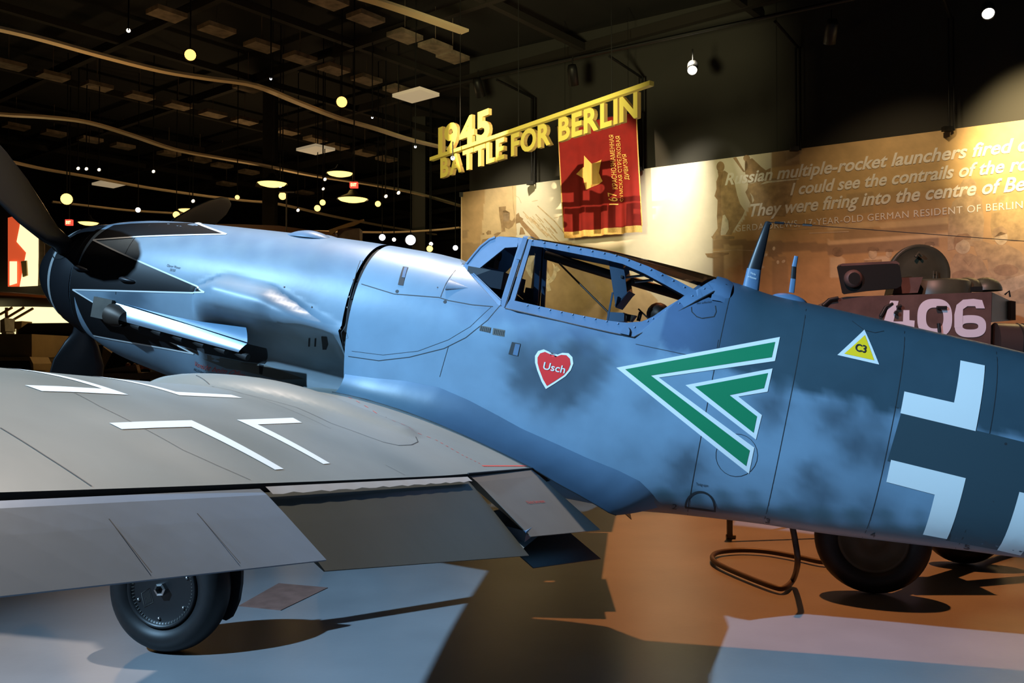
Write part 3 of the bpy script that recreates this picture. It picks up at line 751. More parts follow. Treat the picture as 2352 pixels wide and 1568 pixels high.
# ---- wings
WC1, WC2, WC3 = (.195, .20, .18), (.115, .125, .11), (.255, .24, .205)
PATCH = [(*whit(px, py), r, s) for px, py, r, s in ((560, 1010, .22, .8), (330, 1020, .12, .5), (420, 930, .25, .6), (760, 1010, .2, .5), (640, 940, .2, .5), (900, 1060, .2, .5), (150, 880, .3, .7))]
LPATCH = [(*whit(px, py), r, s) for px, py, r, s in ((390, 1040, .13, .8), (470, 1085, .13, .7), (250, 970, .12, .4), (900, 1000, .2, .5), (1000, 1050, .2, .4))]
def wing_col(x, y):
    d = max([s*math.exp(-((x-a)**2+(y-b)**2)/(r*r)) for a, b, r, s in PATCH]); l = max([s*math.exp(-((x-a)**2+(y-b)**2)/(r*r)) for a, b, r, s in LPATCH])
    return lerp(lerp(WC1, WC2, d), WC3, l)
def wing(side):
    mb = MB_().use(M['wing']); ys = list(np.concatenate([np.linspace(.18, 1.8, 54), np.linspace(1.83, 4.5, 70), np.linspace(4.52, 4.93, 14)])); rows = []
    ss = [1-.999*(1-math.cos(math.pi/2*i/44)) for i in range(45)]
    ss = sorted(set([1-.62*i/26 for i in range(27)]+[.38*math.cos(math.pi/2*i/16) for i in range(17)]), reverse=True)
    for y in ys:
        xl, xh = w_lx(y), w_hx(y); row = [(xl+(xh-xl)*s, y, w_up(xl+(xh-xl)*s, y)) for s in ss]
        lo = [.02, .06, .12, .25, .4, .6, .8, 1.0]
        row += [(xl+(xh-xl)*s, y, w_low(xl+(xh-xl)*s, y)) for s in lo]; rows.append(row)
    # rounded tip
    c = rows[-1]; zc = w_hz(4.93)+.01
    for k, (dy, f) in enumerate(((.02, .8), (.035, .4), (.04, .05))):
        rows.append([(p[0], 4.93+dy, zc+(p[2]-zc)*f) for p in c])
    cols = [wing_col(p[0], p[1]) for r in rows for p in r]
    mb.grid([[(p[0], p[1]*side, p[2]) for p in r] for r in rows], cols=cols)
    # rear closing web
    mb.use(M['dark']); mb.grid([[(w_hx(y), y*side, w_up(w_hx(y), y)), (w_hx(y), y*side, w_low(w_hx(y), y))] for y in np.linspace(.34, 4.9, 30)])
    if side > 0:
        mb.use(M['line'])
        for pts, wd in ((((0, 985), (105, 1050), (210, 1120)), .004), (((150, 893), (230, 935), (330, 985), (420, 1035), (500, 1070), (575, 1105)), .0025), (((540, 900), (650, 935), (760, 985)), .002),
                        (((450, 862), (560, 905), (680, 936), (760, 972), (840, 1001), (880, 1016), (915, 1023), (945, 1022), (960, 1015), (955, 1003)), .004),
                        (((885, 1068), (930, 1092)), .002)):
            ribbon(mb, G(*pts), wd, on_wing, .0012, .02)
        mb.use(M['redtxt'])
        a_ = G((800, 912), (900, 965), (1000, 1010), (1060, 1045), (1108, 1068))
        for i in range(len(a_)-1):
            for k in range(5):
                t0, t1 = k/5, (k+.45)/5; p = [lerp(a_[i], a_[i+1], t) for t in (t0, t1)]; ribbon(mb, p, .006, on_wing, .0012, .05)
        ribbon(mb, G((1108, 1070), (1218, 1070)), .010, on_wing, .0012, .03)
    return mb
o = abuild(wing(1), 'wing', attr=True); o['label'] = 'port wing, grey-green, with a white bracketed cross'
o = abuild(wing(-1), 'wing', attr=True)
mb = MB_().use(M['white']); z4 = lambda *pp: [(a*.4771, 820+b*.4771) for a, b in pp]
for q in (z4((525, 322), (922, 307), (1365, 543), (1323, 548), (920, 340), (585, 353)), z4((1140, 303), (1410, 295), (1453, 317), (1240, 326), (1588, 514), (1556, 518))):
    cq(on_wing, .0016, mb, G(*q), .03)
for q in ([(3.05, 2.735), (3.09, 3.13), (3.035, 3.135), (2.995, 2.79), (2.60, 2.80), (2.60, 2.742)], [(2.985, 2.385), (2.935, 1.90), (2.88, 1.90), (2.925, 2.325), (2.54, 2.32), (2.54, 2.378)]):
    cq(on_wing, .0016, mb, q, .03)
abuild(mb, 'wing_cross_marking')['label'] = 'white bracketed cross on the wing'

# moving surfaces: each a closed wedge between hinge and trailing edge
def wedge(name, h0, h1, t0, t1, thick, col, side=1, n=14, round_le=True, extra=None):
    """h0,t0: inboard hinge / trailing points; h1,t1: outboard; z is the top surface"""
    mb = MB_().use(M['wing']); rows = []; cs = []
    for i in range(n+1):
        v = i/n; h = np.array(h0)*(1-v)+np.array(h1)*v; t = np.array(t0)*(1-v)+np.array(t1)*v; d = t-h; row = []; u_ = np.cross(d/np.linalg.norm(d), (0, 1, 0)); u_ = u_/np.linalg.norm(u_)
        if u_[2] < 0: u_ = -u_
        prof = [(0, -thick), (-.03, -thick*.8), (-.045, -thick*.45), (-.03, -thick*.12), (0, 0), (.1, .003), (.4, .003), (1, 0), (1, -.004), (.6, -thick*.4), (0, -thick)]
        for s, o_ in prof: row.append(h+d*s+u_*o_)
        rows.append([(p[0], p[1]*side, p[2]) for p in row]); cs += [col]*len(row)
    mb.grid(rows, cols=cs, smooth=False)
    for r, fl in ((rows[0], 0), (rows[-1], 1)): mb.add(r[:-1], [tuple(range(len(r)-1))], cols=[col]*(len(r)-1))
    if extra: extra(mb)
    return abuild(mb, name, attr=True)
def ail_lines(mb):
    mb.use(M['line']); A = np.array
    h0, h1, t0, t1 = A((3.70, 2.97, -.298)), A((3.645, 4.70, -.105)), A((3.944, 3.0, -.425)), A((3.757, 4.70, -.196))
    for v in (.2, .36, .5, .62, .75):
        a, b = h0+(h1-h0)*v, t0+(t1-t0)*v; p, q = a+(b-a)*.3, a+(b-a)*.95; e = A((0, .0012, 0)); u_ = A((0, 0, .004))
        if v == .5: continue
        mb.add([p-e+u_, p+e+u_, q+e+u_, q-e+u_], [(0, 1, 2, 3)])
AC = (.19, .26, .36)
for s in (1, -1):
    o = wedge('aileron', (3.70, 2.97, -.298), (3.645, 4.70, -.105), (3.944, 3.0, -.425), (3.757, 4.70, -.196), .06, AC, s, extra=ail_lines if s > 0 else None)
    wedge('flap', (3.80, 1.40, -.462), (3.70, 2.95, -.312), (4.13, 1.37, -.725), (3.922, 2.95, -.472), .055, (.095, .105, .09), s)
    wedge('radiator_flap', (3.905, .62, -.490), (3.80, 1.36, -.452), (4.300, .50, -.735), (4.112, 1.32, -.655), .03, (.20, .195, .18), s)
    wedge('lower_radiator_flap', (3.95, .62, -.66), (3.86, 1.36, -.62), (4.34, .58, -.862), (4.158, 1.36, -.775), .012, (.02, .02, .02), s)
mb = MB_().use(mat('hinge_strip_metal', (.46, .48, .50), rough=.4)); P = []
for i in range(31):
    v = i/30; y = 1.42+(2.95-1.42)*v; x = float(np.interp(y, [1.42, 2.95], [3.80, 3.70])); z = float(np.interp(y, [1.42, 2.95], [-.452, -.302])); P.append([(x+.004, y, z+.008), (x+.03, y, z-.006+.003*math.sin(i*2.3))])
mb.grid(P); abuild(mb, 'flap_hinge_strip')['label'] = 'bare metal hinge strip'
mb = MB_().use(M['frame']); mb.box((3.98, 1.25, -.66), (.22, .16, .05)); mb.use(M['paint']); mb.grid([[(3.92, y, -.60), (4.10, y, -.70)] for y in (.6, 1.38)], cols=[(.25, .35, .42)]*4); abuild(mb, 'radiator', attr=True)
mb = MB_().use(M['redtxt'])
h = lambda px, py: tuple(at_y(px, py, .95))
vs, fs = text_mesh('Nicht betreten', 1); mx = max(v.x for v in vs)
def on_rf(u, v):  # point on the radiator flap's upper face
    a, b, c, d = (np.array(q) for q in ((3.905, .62, -.490), (3.80, 1.36, -.452), (4.300, .50, -.735), (4.112, 1.32, -.655)))
    p = a+(b-a)*u; q = c+(d-c)*u; r = p+(q-p)*v; return (r[0], r[1], r[2]+.006)
mb.add([on_rf(.64-.26*v.x/mx, .52-.07*v.y) for v in vs], fs); abuild(mb, 'flap_stencil')

# ---- fillet between wing and fuselage
UPP = F((786, 858), (860, 868), (930, 874), (1010, 890), (1075, 918), (1140, 952), (1200, 985), (1280, 1020), (1350, 1052), (1420, 1080), (1470, 1105), (1500, 1135), (1510, 1165))
LOWP = [(2.62, .47), (2.85, .50), (3.1, .53), (3.3, .56), (3.5, .59), (3.7, .605), (3.90, .605)]; UPP[0] = (2.64, -.236)
LOW3 = [(a, b, w_up(a, b)+.003) for a, b in LOWP]
for px, py, y in ((1280, 1110, .56), (1330, 1137, .51), (1370, 1160, .46), (1400, 1178, .42), (1415, 1183, .38)): LOW3.append(tuple(at_y(px, py, y)))
mb = MB_().use(M['paint'])
def resample(P, n):
    P = [np.array(p, float) for p in P]; L = [0]
    for a, b in zip(P, P[1:]): L.append(L[-1]+np.linalg.norm(b-a))
    return [np.array([np.interp(L[-1]*i/(n-1), L, [p[k] for p in P]) for k in range(len(P[0]))]) for i in range(n)]
ux = [p[0] for p in UPP]; uz = [p[1] for p in UPP]; lx_ = [p[0] for p in LOW3]; ly_ = [p[1] for p in LOW3]; lz_ = [p[2] for p in LOW3]
XU0, XU1, XL0, XL1 = 2.64, ux[-1], 2.64, lx_[-1]; U3, L3 = [], []
for k in range(70):
    t = k/69; a_ = XU0+(XU1-XU0)*t; z_ = float(np.interp(a_, ux, uz)); U3.append(np.array([a_, f_y(a_, z_)+.001, z_]))
    b_ = XL0+(XL1-XL0)*t; y_ = float(np.interp(b_, lx_, ly_)); L3.append(np.array([b_, y_, float(np.interp(b_, lx_, lz_)) if b_ > 3.86 else w_up(b_, y_)+.004]))
for s in (1, -1):
    rows = []
    for u, l in zip(U3, L3):
        cpt = np.array([(u[0]+l[0])/2, u[1]*.75+l[1]*.25+.0, l[2]*.8+u[2]*.2]); row = []
        for v in np.linspace(0, 1, 12):
            p = (1-v)**2*u+2*v*(1-v)*cpt+v*v*l; row.append((p[0], p[1]*s, p[2]))
        rows.append(row)
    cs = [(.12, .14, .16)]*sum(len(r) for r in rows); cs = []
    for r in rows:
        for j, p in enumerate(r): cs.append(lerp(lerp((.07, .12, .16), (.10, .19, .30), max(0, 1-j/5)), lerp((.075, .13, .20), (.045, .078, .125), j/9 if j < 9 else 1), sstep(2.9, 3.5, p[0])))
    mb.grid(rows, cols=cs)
    # underside of the fillet tail
    mb.grid([[(p[-1][0], p[-1][1], p[-1][2]), (p[-1][0], p[-1][1]*.3, p[-1][2]-.02)] for p in rows[42:]], cols=[(.05, .08, .12)]*(2*len(rows[42:])))
mb.use(M['line'])
mb.tube(resample(LOW3[:7], 40), .003, 5); mb.tube(resample(LOW3[6:], 20), .0025, 5)
mb.tube([(3.792, 1.38, w_hz(1.38)+.001), (3.90, .60, -.484)], .004, 5)
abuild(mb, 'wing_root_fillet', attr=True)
mb = MB_().use(M['frame']); a_ = hit(1480, 1148); mb.lathe([(0, .022), (.006, .02), (.008, 0)], (a_[0], f_y(*a_)+.01, a_[1]), (0, 1, 0), 14); abuild(mb, 'fillet_screw')

# ---- tail
mb = MB_().use(M['paint']); rows = []
for z, x0, x1, t in ((.40, 7.55, 9.0, .09), (.7, 7.75, 9.0, .085), (1.0, 7.95, 8.98, .075), (1.3, 8.15, 8.9, .06), (1.42, 8.35, 8.75, .02)):
    rows.append([(x0+(x1-x0)*(.5-.5*math.cos(q)), t/2*math.sin(q), z) for q in np.linspace(0, 2*math.pi, 20)])
mb.grid(rows, cols=[(.1, .12, .12)]*100); abuild(mb, 'tail_fin', attr=True)
for s in (1, -1):
    mb = MB_().use(M['paint']); rows = []
    for y, x0, x1, t in ((.05, 7.7, 8.75, .09), (.6, 7.8, 8.72, .08), (1.2, 7.95, 8.65, .06), (1.42, 8.1, 8.5, .02)):
        rows.append([(x0+(x1-x0)*(.5-.5*math.cos(q)), s*y, .42+t/2*math.sin(q)) for q in np.linspace(0, 2*math.pi, 20)])
    mb.grid(rows, cols=[(.1, .12, .12)]*80); abuild(mb, 'tailplane', attr=True)
tw = (7.9, 0, None); zt = w2b([*b2w((7.9, 0, -.5))[:2], 0]); 
mb = MB_().use(M['tyre'])
def torus(mb, o, R1, r2, ax=(0, 1, 0), n=40, wide=1.0):
    mb.lathe([(r2*wide*math.sin(q), R1+r2*math.cos(q)) for q in np.linspace(0, 2*math.pi, 17)[:-1]], o, ax, n, closed=True)
g0 = w2b(np.array([*b2w((7.85, 0, -.55))[:2], .17])); torus(mb, tuple(g0), .115, .055); mb.use(M['metal']); mb.lathe([(-.04, .0), (-.04, .07), (.04, .07), (.04, 0)], tuple(g0), (0, 1, 0), 16); mb.use(M['frame']); mb.tube([g0, (7.75, 0, -.15)], .03, 8); abuild(mb, 'tailwheel')

# ---- main gear
def gear(s):
    hub = np.array([2.19, 1.06*s, -1.462]); ax = np.array([.03, s*1.0, .05]); axn = ax/np.linalg.norm(ax)
    mb = MB_().use(M['tyre']); torus(mb, tuple(hub), .262, .076, tuple(axn), 72, 1.3)
    prof = [(.075*math.sin(q) if 0 else 0, 0) for q in (0,)]
    tyre = abuild(mb, 'main_wheel')
    # flatten the contact patch
    Mi = Mx.inverted()
    for v in tyre.data.vertices:
        wv = Mx @ v.co
        if wv.z < .006: wv.z = .006; v.co = Mi @ wv
    mb = MB_().use(M['black']); 
    mb.lathe([(.05, .205), (.082, .203), (.09, .192), (.074, .186), (.066, .17), (.066, .05), (.072, 0)], tuple(hub), tuple(axn), 64)
    mb.lathe([(-.05, .20), (-.06, .1), (-.06, 0)], tuple(hub), tuple(axn), 40)
    h = abuild(mb, 'wheel_disc', parent=None); h.parent = tyre
    if s < 0: h = None
    a = Vector(axn); u = a.cross(Vector((0, 0, 1))).normalized(); v = u.cross(a).normalized()
    def pol(r, q, o): return Vector(hub)+a*o+(u*math.cos(q)+v*math.sin(q))*r
    mb = MB_().use(M['metal']); P = [[pol(r, 2*math.pi*k/6+.3, o) for k in range(6)] for r, o in ((.034, .066), (.034, .095), (.022, .098), (.020, .07))]; mb.grid(P, closed_v=True, smooth=False); abuild(mb, 'axle_nut', parent=None).parent = tyre
    for k in range(6): mb = MB_().use(M['metal']); mb.lathe([(0, .009), (.007, .008), (.009, 0)], pol(.155, 2*math.pi*k/6+.62, .066), tuple(axn), 10); abuild(mb, 'wheel_bolt', parent=None).parent = tyre
    mb = MB_().use(M['brown'])
    for k in range(64):
        q = 2*math.pi*k/64; p = pol(.181, q, .076); p2 = pol(.172, q, .070); mb.tube([p, p2], .0018, 4)
    c0 = Vector(hub)+a*.0672
    if s > 0:
        fr = [(-.075, .045), (-.135, -.03), (-.075, -.12), (-.02, -.045)]; 
        P = [c0+u*(-x_)+v*y_ for x_, y_ in fr]; 
        P = [c0+u*x_*-1*-1+v*y_ for x_, y_ in ((-.075, -.015), (-.118, -.055), (-.083, -.12), (-.038, -.082))]
        mb.tube(P, .0014, 4, closed=True)
        for k in range(5):
            t = .2+.14*k; A_ = P[0].lerp(P[1], t); B_ = P[3].lerp(P[2], t); mb.tube([A_.lerp(B_, .15), A_.lerp(B_, .85)], .001, 4)
    abuild(mb, 'wheel_marking', parent=None).parent = tyre
    mb = MB_().use(M['frame']); top = np.array([2.62, .60*s, -.52]); mb.tube([top, hub+np.array([.12, -.12*s, .35]), hub+np.array([.05, -.13*s, .06])], [.055, .05, .035], 14); mb.tube([hub+np.array([.05, -.13*s, .06]), hub-axn*.06], .03, 10)
    mb.tube([hub+np.array([.02, -.12*s, .3]), hub+np.array([-.05, -.10*s, .16]), hub+np.array([.0, -.11*s, .05])], .012, 6)
    abuild(mb, 'gear_leg')
    mb = MB_().use(M['black'])
    pts = [(480, 1250), (553, 1250), (554, 1318), (553, 1342), (547, 1380), (538, 1402), (530, 1418), (519, 1425), (508, 1421), (496, 1415), (470, 1400)]
    P = [at_y(px, py, .93) for px, py in pts]; n = len(P)
    mb.add([(p[0], (.93)*s, p[2]) for p in P]+[(p[0], .905*s, p[2]) for p in P], [tuple(range(n)), tuple(range(2*n-1, n-1, -1))]+[(i, (i+1) % n, (i+1) % n+n, i+n) for i in range(n)])
    abuild(mb, 'gear_door')
gear(1); gear(-1)
mb = MB_().use(M['paint']); rows = []    # oil cooler fairing under the nose
# ---- aerials
mb = MB_().use(M['frame']); a_ = at_y(1724, 664, 0); b_ = at_y(1732, 618, 0); c_ = at_y(1764, 510, 0)
def blade_mast(mb, P, L, T):
    rows = []
    for p, l, t in zip(P, L, T): rows.append([(p[0]+l/2*math.cos(q), p[1]+t/2*math.sin(q), p[2]) for q in np.linspace(0, 2*math.pi, 17)[:-1]])
    mb.grid(rows, closed_v=True); mb.add(rows[-1], [tuple(range(16))])
blade_mast(mb, [a_, b_], [.092, .078], [.035, .03]); mb.use(M['mast']); blade_mast(mb, [b_, (b_+c_)/2, c_, c_+np.array([0, 0, .004])], [.078, .056, .032, .015], [.03, .022, .014, .01])
mb.tube([c_+np.array([.0, 0, -.01]), c_+np.array([.02, 0, -.005])], .008, 6)
mast = abuild(mb, 'radio_mast')
mb = MB_().use(M['white'])
for t_, px, py in (('Nicht', 1723.5, 628), ('anfassen', 1717.5, 636)):
    vs, fs = text_mesh(t_, 1); mxx = max(v.x for v in vs); p = at_y(px, py, .02); wd = .031 if t_ == 'Nicht' else .048
    mb.add([(p[0]+wd*v.x/mxx*.97, .0175-.2*abs(0), p[2]-.006*v.x/mxx+.016*v.y) for v in vs], fs)
abuild(mb, 'mast_lettering', parent=None).parent = mast
mb = MB_().use(M['mast']); e_ = w2b(np.array(b2w((8.7, 0, 1.35)))); mb.tube([c_, e_], .0018, 4)
for px, py in ((1790, 512), (1854, 518)):
    t = (px-1764)/(2600-1764); x = float(at_y(px, py, 0)[0]); k = (x-c_[0])/(e_[0]-c_[0]); q = c_+(e_-c_)*k; d = (e_-c_)/np.linalg.norm(e_-c_); mb.use(M['metal'] if px > 1800 else M['mast']); mb.tube([q-d*.025, q+d*.025], .007, 8)
abuild(mb, 'aerial_wire')
mb = MB_().use(M['frame']); d0 = at_y(1815, 681, 0); 
rows = []
for i in range(8):
    r = math.cos(math.pi/2*i/7); hgt = math.sin(math.pi/2*i/7); rows.append([(d0[0]+.105*r*math.cos(q), .06*r*math.sin(q), f_top(d0[0]+.105*r*math.cos(q))-.02+.05*hgt) for q in np.linspace(0, 2*math.pi, 20)])
mb.grid(rows); mb.use(M['frame']); blade_mast(mb, [at_y(1818, 672, 0), at_y(1822, 640, 0)], [.03, .028], [.01, .01]); mb.use(M['mast']); blade_mast(mb, [at_y(1822, 640, 0), at_y(1824, 612, 0)], [.028, .026], [.01, .01]); mb.use(M['frame']); blade_mast(mb, [at_y(1824, 612, 0), at_y(1829, 588, 0)], [.026, .022], [.01, .01])
abuild(mb, 'direction_finder')
# ================================================================ THE HALL
WA = R(33); WU = np.array([-math.cos(WA), math.sin(WA), 0]); WN = np.array([math.sin(WA), math.cos(WA), 0]); WP = np.array([7.811, 13.275, 5.2])
def on_wall(px, py, off=0.0):              # point on the plane of the mural, moved off metres into the room
    d = ray(px, py); t = (np.dot(WN, WP-CAM)-off)/np.dot(WN, d); return CAM+d*t
def sz(px, py): p = on_wall(px, py); return float(np.dot(p-WP, WU)), float(p[2])
def wpt(s, z, off=0.0): p = WP+WU*s-WN*off; return np.array([p[0], p[1], z])
M['floor'] = mat('sealed_concrete', (.21, .21, .22), rough=.33, noise=.12, nscale=1.3, bump=.0004, bscale=30, spec=.5)
M['wallp'] = mat('dark_wall_paint', (.040, .038, .032), rough=.8)
M['ceil'] = mat('black_ceiling', (.012, .011, .010), rough=.9)
M['truss'] = mat('ceiling_beam_paint', (.020, .016, .012), rough=.8)
M['band'] = mat('track_metal', (.80, .62, .38), rough=.45, metal=.3)
M['blacksteel'] = mat('black_steel', (.008, .008, .008), rough=.5)
M['cream'] = mat('mural_cream', (.80, .73, .58), rough=.6, noise=.05, nscale=3)
def struct(o): o['kind'] = 'structure'; return o
mb = MB_().use(M['floor']); mb.add([(-34, -6, 0), (16, -6, 0), (16, 46, 0), (-34, 46, 0)], [(0, 1, 2, 3)]); struct(mb.build('floor'))
mb = MB_().use(M['ceil']); mb.add([(-34, -6, 8.2), (-34, 46, 8.2), (16, 46, 8.2), (16, -6, 8.2)], [(0, 1, 2, 3)]); struct(mb.build('ceiling'))
M['far'] = mat('far_wall_paint', (.014, .012, .010), rough=.9)
mb = MB_().use(M['far']); mb.box((-9, 46.1, 4.1), (50, .2, 8.2)); struct(mb.build('wall_back'))
mb = MB_().use(M['far']); mb.box((-34.1, 20, 4.1), (.2, 52, 8.2)); struct(mb.build('wall_left'))
mb = MB_().use(M['far']); mb.box((-9, -6.1, 4.1), (50, .2, 8.2)); struct(mb.build('wall_front'))
s1 = sz(1069, 440)[0]; 
mb = MB_().use(M['wallp']); a, b = wpt(-7.5, 0, -.22), wpt(s1+.05, 0, -.22); c, d = wpt(s1+.05, 0, -.5), wpt(-7.5, 0, -.5)
mb.hexa([(p[0], p[1], 0) for p in (a, b, c, d)]+[(p[0], p[1], 8.2) for p in (a, b, c, d)])
for px in (1776,):
    s_ = sz(px, 200)[0]; mb.use(M['blacksteel']); p, q = wpt(s_-.006, 0, -.218), wpt(s_+.006, 0, -.218); mb.add([(p[0], p[1], 4), (q[0], q[1], 4), (q[0], q[1], 8.2), (p[0], p[1], 8.2)], [(0, 1, 2, 3)])
struct(mb.build('wall_right'))
mb = MB_().use(M['far']); mb.box((16.1, 20, 4.1), (.2, 52, 8.2)); struct(mb.build('wall_side'))
bpy.data.objects['wall_side'].name = 'wall_far_right'

# ---------------------------------------------------------------- the mural panel
CR, T1c, T2c, T3c, T4c = (.80, .73, .58), (.60, .40, .20), (.36, .22, .10), (.20, .125, .06), (.70, .52, .30)
sL = sz(1060, 445)[0]; mb = MB_()
M['mural'] = mat('mural_print', attr='col', rough=.55, noise=.04, nscale=2)
def mnoise(s, z, f, k): return .5+.5*math.sin(s*f+k+2*math.sin(z*f*.7+k*2))*math.sin(z*f*1.3+k*3+1.7*math.sin(s*f*.9))
# areas of tone: pixel outlines with colour and softness handled by a raster in wall coordinates
def zm(o, k, *pp): return [(o[0]+a*k, o[1]+b*k) for a, b in pp]
zA = lambda *pp: zm((1050, 400), .12755, *pp); zB = lambda *pp: zm((1600, 330), .185, *pp); zC = lambda *pp: zm((1900, 330), .2232, *pp)
AREAS = [(T4c, [(1055, 430), (1187, 410), (1187, 700), (1055, 700)]), ((.58, .38, .19), [(1055, 430), (1115, 430), (1104, 560), (1094, 700), (1055, 700)]), ((.45, .30, .16), zA((60, 1230), (420, 1240), (360, 1500), (60, 1600))), ((.42, .28, .15), zA((90, 1000), (200, 1000), (190, 1150), (90, 1150))),
    ((.66, .49, .29), [(1180, 560), (1300, 552), (1420, 600), (1510, 690), (1500, 800), (1180, 800)]),
    ((.60, .38, .17), zB((920, 105), (4200, -500), (4200, 3000), (205, 3000), (205, 1240), (220, 1150), (470, 1100), (620, 880), (650, 790), (760, 560), (800, 490), (920, 420))),
    ((.42, .27, .14), zB((920, 105), (1320, 40), (1310, 260), (920, 300))), ((.50, .34, .19), zB((1090, 80), (1310, 50), (1300, 200), (1100, 250))),
    ((.66, .44, .20), zB((1310, 60), (4200, -400), (4200, 300), (1200, 900), (1190, 650))),
    ((.40, .26, .13), zB((205, 1180), (800, 1200), (1500, 1230), (1890, 1260), (1900, 1340), (800, 1330), (205, 1300))),
    ((.38, .24, .12), zB((205, 1350), (330, 1340), (330, 1700), (205, 1700))), ((.62, .43, .22), zB((330, 1250), (570, 1270), (570, 1500), (330, 1560))), ((.40, .27, .14), zB((570, 1270), (700, 1290), (690, 1560), (570, 1560))),
    ((.36, .23, .12), zB((880, 1240), (1080, 1230), (1100, 1330), (950, 1420), (900, 1400))), ((.48, .31, .15), zB((950, 1400), (1120, 1400), (1150, 1900), (950, 1900))),
    ((.72, .52, .26), zC((0, 830), (1240, 760), (1240, 830), (0, 890))), ((.46, .31, .15), zC((60, 890), (1240, 830), (1240, 900), (80, 990))), ((.74, .53, .28), zC((0, 990), (1240, 910), (1280, 960), (0, 1040))), ((.36, .24, .13), zC((0, 1040), (700, 1000), (1150, 970), (1150, 1060), (700, 1100), (200, 1130), (0, 1150))),
    ((.72, .55, .32), zC((20, 1170), (180, 1170), (180, 1380), (20, 1380))), ((.74, .58, .36), zC((500, 1160), (640, 1140), (640, 1300), (380, 1300), (380, 1190))),
    ((.52, .35, .17), zC((200, 520), (480, 500), (480, 700), (200, 720))), ((.55, .36, .17), zC((540, 500), (840, 480), (840, 640), (540, 680)))]
POLY = [[(c, [sz(*p) for p in poly]) for c, poly in AREAS]][0]
def inside(x, y, P):
    r = False; j = len(P)-1
    for i in range(len(P)):
        if (P[i][1] > y) != (P[j][1] > y) and x < (P[j][0]-P[i][0])*(y-P[i][1])/(P[j][1]-P[i][1])+P[i][0]: r = not r
        j = i
    return r
BB = [(min(p[0] for p in P), max(p[0] for p in P), min(p[1] for p in P), max(p[1] for p in P)) for c, P in POLY]
def mcol(s, z):
    c = CR
    for (col, P), bb in zip(POLY, BB):
        if bb[0] < s < bb[1] and bb[2] < z < bb[3] and inside(s, z, P): c = col
    n = (mnoise(s, z, 7, 1)+mnoise(s, z, 17, 2)*.7+mnoise(s, z, 37, 5)*.5)/2.2-.5
    k = .10 if c is CR else .30
    return tuple(v*(1+n*k) for v in c)
S_ = np.arange(-6.0, sL+.001, .035); Z_ = np.arange(1.2, 5.2001, .035); S_[-1] = sL; Z_[-1] = 5.2
P = [[wpt(s, z) for z in Z_] for s in S_]; cols = [mcol(s, z) for s in S_ for z in Z_]
mb.use(M['mural']); mb.grid(P, smooth=False, cols=cols)
mb.use(M['cream']); a, b = wpt(-6, 0), wpt(sL, 0); a2, b2 = wpt(-6, 0, -.05), wpt(sL, 0, -.05)
mb.hexa([(a2[0], a2[1], .3), (b2[0], b2[1], .3), (wpt(sL, 0, -.002)[0], wpt(sL, 0, -.002)[1], .3), (wpt(-6, 0, -.002)[0], wpt(-6, 0, -.002)[1], .3), (a2[0], a2[1], 5.2), (b2[0], b2[1], 5.2), (wpt(sL, 0, -.002)[0], wpt(sL, 0, -.002)[1], 5.2), (wpt(-6, 0, -.002)[0], wpt(-6, 0, -.002)[1], 5.2)])
def mm(name, col):
    if name not in M: M[name] = mat(name, col, rough=.6, noise=.25, nscale=9)
    return M[name]
lay = [0]
def mp(col, pts, o=.0012):
    lay[0] += .00002; key = 'mural_tone_%d' % (int(col[0]*100)); mb.use(mm(key, col)); Q = [sz(*p) for p in pts]
    bm = bmesh.new(); vs = [bm.verts.new((x, y, 0)) for x, y in Q]; bm.faces.new(vs); bmesh.ops.triangulate(bm, faces=bm.faces); bm.verts.index_update()
    mb.add([wpt(v.co.x, v.co.y, o+lay[0]) for v in bm.verts], [tuple(v.index for v in f.verts) for f in bm.faces]); bm.free()
def ell(cx, cy, rx, ry, n=20, rot=0): return [(cx+rx*math.cos(t)*math.cos(rot)-ry*math.sin(t)*math.sin(rot), cy+rx*math.cos(t)*math.sin(rot)+ry*math.sin(t)*math.cos(rot)) for t in [2*math.pi*k/n for k in range(n)]]
def line(col, pts, wpx):
    for (x0, y0), (x1, y1) in zip(pts, pts[1:]):
        L = math.hypot(x1-x0, y1-y0); nx, ny = -(y1-y0)/L*wpx/2, (x1-x0)/L*wpx/2; mp(col, [(x0-nx, y0-ny), (x1-nx, y1-ny), (x1+nx, y1+ny), (x0+nx, y0+ny)])
# ruins and fallen beams on the left
BR, BR2 = (.38, .25, .13), (.52, .37, .21)
for q in (((750, 590), (880, 575), (875, 650), (820, 660), (830, 690), (950, 690), (950, 820), (990, 840), (1040, 770), (1060, 830), (1000, 940), (930, 990), (860, 960), (870, 1030), (800, 1040), (790, 900), (760, 740)),
          ((1060, 730), (1110, 690), (1130, 760), (1190, 800), (1170, 860), (1090, 880), (1050, 900)), ((520, 1050), (560, 1010), (610, 1020), (615, 1080), (540, 1090)), ((455, 1060), (490, 1060), (490, 1090), (455, 1090)),
          ((660, 1080), (720, 1050), (800, 1045), (740, 1100), (700, 1140)), ((430, 1250), (460, 1170), (540, 1160), (600, 1200), (680, 1130), (640, 1220), (560, 1300), (420, 1300)), ((1140, 950), (1180, 960), (1230, 1080), (1120, 1090))):
    mp(BR, zA(*q))
for q in (((830, 700), (940, 700), (930, 850), (840, 850)),): mp((.33, .23, .14), zA(*q))
line(BR2, zA((1000, 210), (1015, 600), (1050, 820), (1070, 1090)), 1.6); line(BR2, zA((1035, 380), (1110, 420), (1155, 520)), .8); line((.58, .42, .24), zA((1350, 490), (1450, 468)), 1.2)
mp((.40, .25, .13), zA((1120, 850), (1180, 830), (1480, 1150), (1560, 1300), (1490, 1300), (1160, 920)))
random.seed(3)
